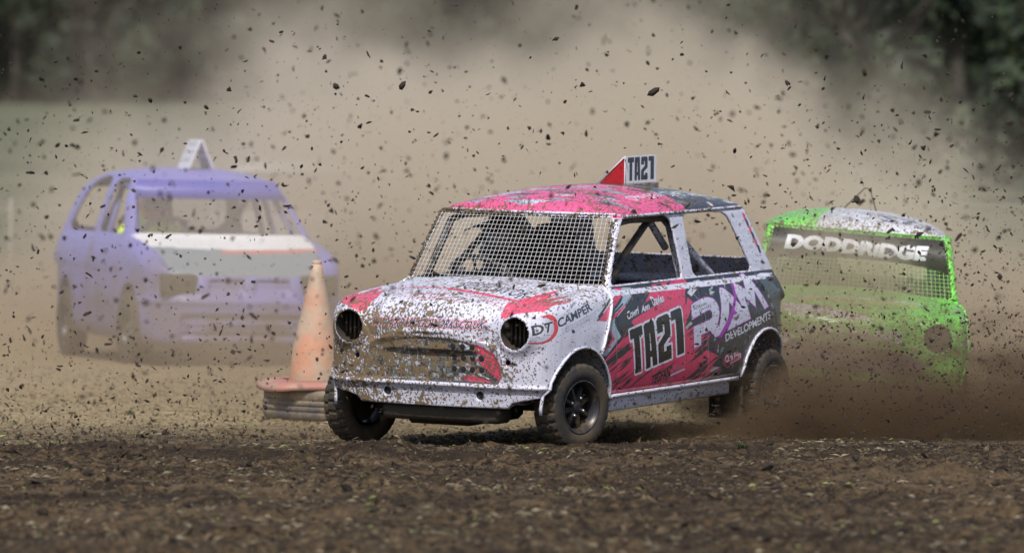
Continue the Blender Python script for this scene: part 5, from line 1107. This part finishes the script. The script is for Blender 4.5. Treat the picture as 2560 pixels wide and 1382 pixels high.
# pale car far behind, only its roof shows
M_GH = Matrix.Translation((-2.0, 53.0, .16)) @ Matrix.Rotation(R(-84), 4, 'Z'); gh = empty('race_car', M_GH); tag(gh, 'white car far back in the dust, only its pale roof showing above the blue hatchback', 'car')
m_pale = hatch_paint('chalk_white_paint', (.75, .75, .76), mud=.5)
for o in list(blu.children):
    nm = o.name.split('.')[0]
    if nm in set(H_CLS.values()) | {'wheel', 'cage_hoop_leg', 'cage_hoop_top'}:
        c = o.copy(); col.objects.link(c); c.parent = gh
        for ch in o.children: d = ch.copy(); col.objects.link(d); d.parent = c
        if nm in H_CLS.values():
            c.material_slots[0].link = 'OBJECT'; c.material_slots[0].material = m_pale
# ------------------------------------------------------------------ cone on a tyre, stakes
CX, CD = (778 - 1280) / FPX * 32.2, 32.2; cz0 = gz(CX, CD)
ty = MB(); r1, r0, hh = .34, .19, .20
ty.lathe([(r0, .03), (r0 + .02, .0), (r1 - .05, -.005), (r1 - .012, .02), (r1, .045)] + [v for k in range(3) for v in ((r1 + .004 * (k == 1), .062 + k * .033), (r1 - .005, .065 + k * .033), (r1 - .005, .068 + k * .033), (r1 + .004 * (k == 1), .071 + k * .033))] + [(r1, .17), (r1 - .012, .188), (r1 - .05, .205), (r0 + .02, .20), (r0, .17), (r0 + .03, .15), (r0 + .03, .05)], 72, axis='z', closed=True)
tyo = ty.build('marker_tyre', mat('greyed_old_rubber', (.10, .095, .10), .85, bump=(26, .8, .012), var=(9, (.24, .19, .125), .40, .58)), None, M=Matrix.Translation((CX + .06, CD, cz0 - .015)) @ Matrix.Rotation(R(2.5), 4, 'Y') @ Matrix.Rotation(.4, 4, 'Z')); tag(tyo, 'old grey tyre lying flat under the orange traffic cone', 'tyre')
cone = empty('traffic_cone', Matrix.Translation((CX + .02, CD - .02, cz0 + .192)) @ Matrix.Rotation(R(1.2), 4, 'Y') @ Matrix.Rotation(R(2), 4, 'X')); tag(cone, 'tall dirty orange traffic cone standing on a tyre left of car TA21', 'traffic cone')
m_cone = mat('faded_orange_plastic', (.54, .27, .17), .6, bump=(9, .5, .02), var=(5.5, (.46, .34, .25), .38, .56)); m_base = mat('faded_red_plastic', (.42, .19, .15), .55, var=(7, (.36, .24, .18), .42, .6))
b = MB(); b.lathe([(.148, .03), (.140, .10), (.131, .235), (.108, .33), (.088, .43), (.068, .52), (.052, .58), (.038, .65), (.030, .70), (.025, .702), (.027, .706), (.027, .722), (.022, .724), (.018, .68), (.11, .06), (.13, .03)], 36, axis='z'); co = b.build('cone_body', m_cone, cone)
for v in co.data.vertices:     # dented
    v.co.x += .010 * mnoise.noise(v.co * 5); v.co.y += .010 * mnoise.noise(v.co * 5 + Vector((7, 1, 2)))
b = MB(); n = 40; V = []
for t, z_, k in ((0, .0, 1.0), (1, .028, .97), (2, .045, .62), (3, .030, .60), (4, -.004, .93)):
    for i in range(n):
        a = 2 * math.pi * i / n; ex_ = 5; c_, s_ = math.cos(a), math.sin(a); rr = .305 * k / ((abs(c_) ** ex_ + abs(s_) ** ex_) ** (1 / ex_)); V.append((rr * c_, rr * s_, z_ - .05 * max(0, -c_ - .55) * (k > .8)))
b.add(V, [(j * n + i, j * n + (i + 1) % n, ((j + 1) % 5) * n + (i + 1) % n, ((j + 1) % 5) * n + i) for j in range(5) for i in range(n)]); b.build('cone_base', m_base, cone, M=Matrix.Rotation(.3, 4, 'Z'))
m_stake = mat('pale_stake', (.30, .28, .25), .6); m_rope = mat('weathered_rope', (.30, .30, .27), .8)
for x, y, h_, lb in ((-1.20, 54, 1.15, 'thin pale stake in the dust left of the TA21 roof'), (-3.00, 56, 1.15, 'thin pale stake behind the roof marker of the blue hatchback'), (-5.2, 58, 1.1, 'thin pale stake at the left edge beside the blue hatchback')):
    g = float(terrain(x, y)); st = MB(); st.tube([(x, y, g - .2), (x + .01, y, g + h_)], [.018, .012], 8); st.tube([(x - .03, y, g + h_ - .1), (x + .03, y, g + h_ - .1)], .008, 6); tag(st.build('fence_stake', m_stake), lb, 'stake', 'stakes holding the track rope')
rp = MB(); rp.tube([(-9, 60, 1.25), (-5.2, 58, .98 + float(terrain(-5.2, 58))), (-3.0, 56, 1.05 + float(terrain(-3, 56))), (-1.2, 54, 1.05 + float(terrain(-1.2, 54))), (3, 53, 1.2), (9, 53, 1.2)], .006, 6); tag(rp.build('track_rope', m_rope), 'pale rope strung between the thin stakes behind the track', 'rope')
# ------------------------------------------------------------------ clods thrown through the air
rc = np.random.RandomState(17)
def air(u, v, d): return np.stack([(u - 1280) / FPX * d, d, CAM_H - (v - VH) / FPX * d], 1)
def spray(n, u0, u1, v0, v1, d0, d1, smin_, smax, pw, fu=None):
    u = u0 + (u1 - u0) * rc.rand(n); v = v0 + (v1 - v0) * rc.rand(n)
    if fu is not None: k = rc.rand(n) < fu(u, v); u, v = u[k], v[k]
    d = d0 + (d1 - d0) * rc.rand(len(u)); P = air(u, v, d); s = smin_ + (smax - smin_) * rc.rand(len(u)) ** pw; ok = P[:, 2] > .03; return P[ok], s[ok]
g_ = lambda x, c, w_: np.exp(-((x - c) / w_) ** 2)
PS = []
PS.append(spray(23000, -150, 2710, -40, 1130, 19, 35, .0017, .0150, 5.8, lambda u, v: .22 + .60 * g_(v, 560, 420) * (1 - .35 * g_(u, 1500, 350)) ))
PS.append(spray(7500, 1850, 2700, 300, 1110, 25, 31, .0014, .0105, 4.6, lambda u, v: .10 + .9 * sstep((u - 1850) / 600) * sstep((v - 330) / 400)))
PS.append(spray(5200, 1500, 2700, 780, 1120, 26.5, 29.4, .0016, .0095, 4.0, lambda u, v: sstep((u - 1450) / 500)))
PS.append(spray(4600, -100, 900, 700, 1180, 24, 30, .0016, .0120, 4.6, lambda u, v: sstep((v - 700) / 350) * (1 - .8 * sstep((u - 450) / 450))))
P = np.concatenate([p for p, _ in PS]); S = np.concatenate([s for _, s in PS])
# keep clods off the painted flank's line of sight in the mass, as in the photograph
order = np.argsort(-S / P[:, 1]); P, S = P[order], S[order]; NB = 170
elong = [(V * .9 * np.array([1, 1 - .4 * (k % 2), 1 - .3 * (k % 3)]), Fc) for k, (V, Fc) in enumerate(LUMPS)]
tag(scatter('flying_soil', P[NB:], S[NB:], elong, [m_clod], rc), 'thousands of small bits of soil flying through the air', kind='stuff')
me_l = []
for V, Fc in LUMPS:
    o = mesh_obj('soil_clod', V * .6, Fc, m_clod, None, True); me_l.append(o.data); bpy.data.objects.remove(o)
big_u = [(840, 215, 30), (375, 250, 22), (1125, 630, 0), (1635, 228, 34), (1005, 215, 26), (900, 316, 20), (140, 154, 22), (515, 268, 18), (2140, 500, 30), (2300, 585, 22), (2500, 690, 26), (1830, 470, 26), (270, 1120, 40), (590, 400, 18)]
for i in range(NB):
    p, s = P[i], min(S[i], .017)
    if i < len(big_u) and big_u[i][2]: u, v, px = big_u[i]; d = 26 + (i % 5); p = air(np.array([float(u)]), np.array([float(v)]), np.array([float(d)]))[0]; s = px / FPX * d * .5
    o = bpy.data.objects.new('soil_clod', me_l[i % len(me_l)]); col.objects.link(o); o.location = p; o.rotation_euler = (rl.uniform(0, 6), rl.uniform(0, 6), rl.uniform(0, 6)); o.scale = (s * 1.2, s * 1.0, s * 1.5)
    zone = 'above the cars' if p[2] > 1.5 else ('at car height' if p[2] > .5 else 'low over the track')
    tag(o, f'dark jagged clod of wet soil thrown up {zone}, caught in mid air', 'soil clod', 'large clods flying ' + zone)
# ------------------------------------------------------------------ dust
def nz(nt, vec, sc, d=3, rough=.55, scale=(1, 1, 1)):
    mp = N(nt, 'Mapping'); mp.inputs['Scale'].default_value = scale; nt.links.new(vec, mp.inputs[0]); n = N(nt, 'TexNoise'); n.inputs['Scale'].default_value = sc; n.inputs['Detail'].default_value = d; n.inputs['Roughness'].default_value = rough; nt.links.new(mp.outputs[0], n.inputs[0]); return n.outputs[0]
def ss(nt, v, a, b_, o0=0., o1=1.):
    mr = N(nt, 'MapRange', interpolation_type='SMOOTHSTEP'); nt.links.new(v, mr.inputs[0]); mr.inputs[1].default_value = a; mr.inputs[2].default_value = b_; mr.inputs[3].default_value = o0; mr.inputs[4].default_value = o1; return mr.outputs[0]
def dust(name, lo, hi, label, colr, build, aniso=.25):
    b = MB(); b.box(lo, hi); o = b.build(name, None, None, False); m = bpy.data.materials.new(name + '_volume'); m.use_nodes = True; nt = m.node_tree; nt.nodes.remove(nt.nodes['Principled BSDF'])
    v = N(nt, 'VolumePrincipled'); v.inputs['Color'].default_value = (*colr[:3], 1); v.inputs['Anisotropy'].default_value = aniso; nt.links.new(v.outputs[0], nt.nodes['Material Output'].inputs['Volume'])
    tc = N(nt, 'TexCoord'); sp = N(nt, 'SeparateXYZ'); nt.links.new(tc.outputs['Object'], sp.inputs[0])
    if len(colr) > 3:      # heavier, browner soil near the ground
        nt.links.new(mixc(nt, ss(nt, sp.outputs[2], -.1, 1.5), tuple(colr[3:6]), tuple(colr[:3])), v.inputs['Color'])
    nt.links.new(build(nt, tc.outputs['Object'], *sp.outputs), v.inputs['Density']); o.data.materials.append(m); tag(o, label, kind='stuff'); return o
def big_cloud(nt, vec, x, y, z):
    m = lambda *a: math_(nt, *a); n = nz(nt, vec, .62, 4, .6, (1, .45, 1)); nw = m('SUBTRACT', n, .5)
    xc = m('ADD', x, .45); top = m('ADD', m('SUBTRACT', 3.0, m('MULTIPLY', m('MULTIPLY', xc, xc), .090)), m('MULTIPLY', nw, 4.6))
    e = ss(nt, m('SUBTRACT', top, z), -.05, 1.7); lat = ss(nt, x, -4.6, -.6, .34, 1.0); low = m('ADD', .72, m('MULTIPLY', m('MULTIPLY', ss(nt, z, 0, 1.3, 1, 0), .75), ss(nt, y, 40, 43, .35, 1.0)))
    back = ss(nt, y, 40.8, 46, .36, 2.1); end = ss(nt, y, 58, 66, 1, 0)
    return m('MULTIPLY', m('MULTIPLY', m('MULTIPLY', m('MULTIPLY', e, lat), m('MULTIPLY', low, back)), m('MULTIPLY', end, .24)), m('MULTIPLY', m('MULTIPLY', m('POWER', n, 3.0), 7.4), ss(nt, nz(nt, vec, .30, 2, .5, (1, .35, 1.2)), .36, .62, .45, 1.5)))
dust('dust_cloud', (-16, 31.4, -.7), (16, 66, 7.5), 'huge drifting cloud of beige dust behind car TA21, thickest in the middle', (.92, .81, .65, .66, .53, .39), big_cloud)
def plume(nt, vec, x, y, z):
    m = lambda *a: math_(nt, *a); n = nz(nt, vec, 2.2, 3, .6)
    g = lambda v, c, w_: m('POWER', m('DIVIDE', m('SUBTRACT', v, c), w_), 2.0)
    q = m('ADD', m('ADD', g(x, 1.62, .86), g(z, .48, .70)), g(y, 31.1, .5)); e = ss(nt, m('ADD', q, m('MULTIPLY', m('SUBTRACT', n, .5), 2.0)), .1, 1.25, 1, 0)
    return m('MULTIPLY', e, 3.0)
dust('dust_plume', (.7, 30.5, -.3), (3.0, 31.75, 1.5), 'dense puff of dust between the rear of TA21 and the green car', (.86, .75, .60, .62, .49, .36), plume)
def spray_vol(nt, vec, x, y, z):
    m = lambda *a: math_(nt, *a); n = nz(nt, vec, 3.2, 4, .65, (.7, 1, 1.3)); top = m('ADD', ss(nt, x, .3, 2.4, .10, .56), m('MULTIPLY', m('SUBTRACT', n, .5), 1.5))
    e = ss(nt, m('SUBTRACT', top, z), -.08, .42); on = ss(nt, x, .25, 1.75, .10, 1.25); end = ss(nt, y, 28.95, 29.25)
    return m('MULTIPLY', m('MULTIPLY', e, on), m('MULTIPLY', end, m('MULTIPLY', m('POWER', n, 3.0), m('ADD', 12.0, ss(nt, z, 0, .5, 26, 0)))))
dust('dirt_spray', (-1.6, 28.9, -.25), (5.5, 30.4, 1.9), 'dark brown spray of soil and dust thrown from the rear wheels of TA21', (.36, .28, .195, .22, .155, .095), spray_vol, .1)
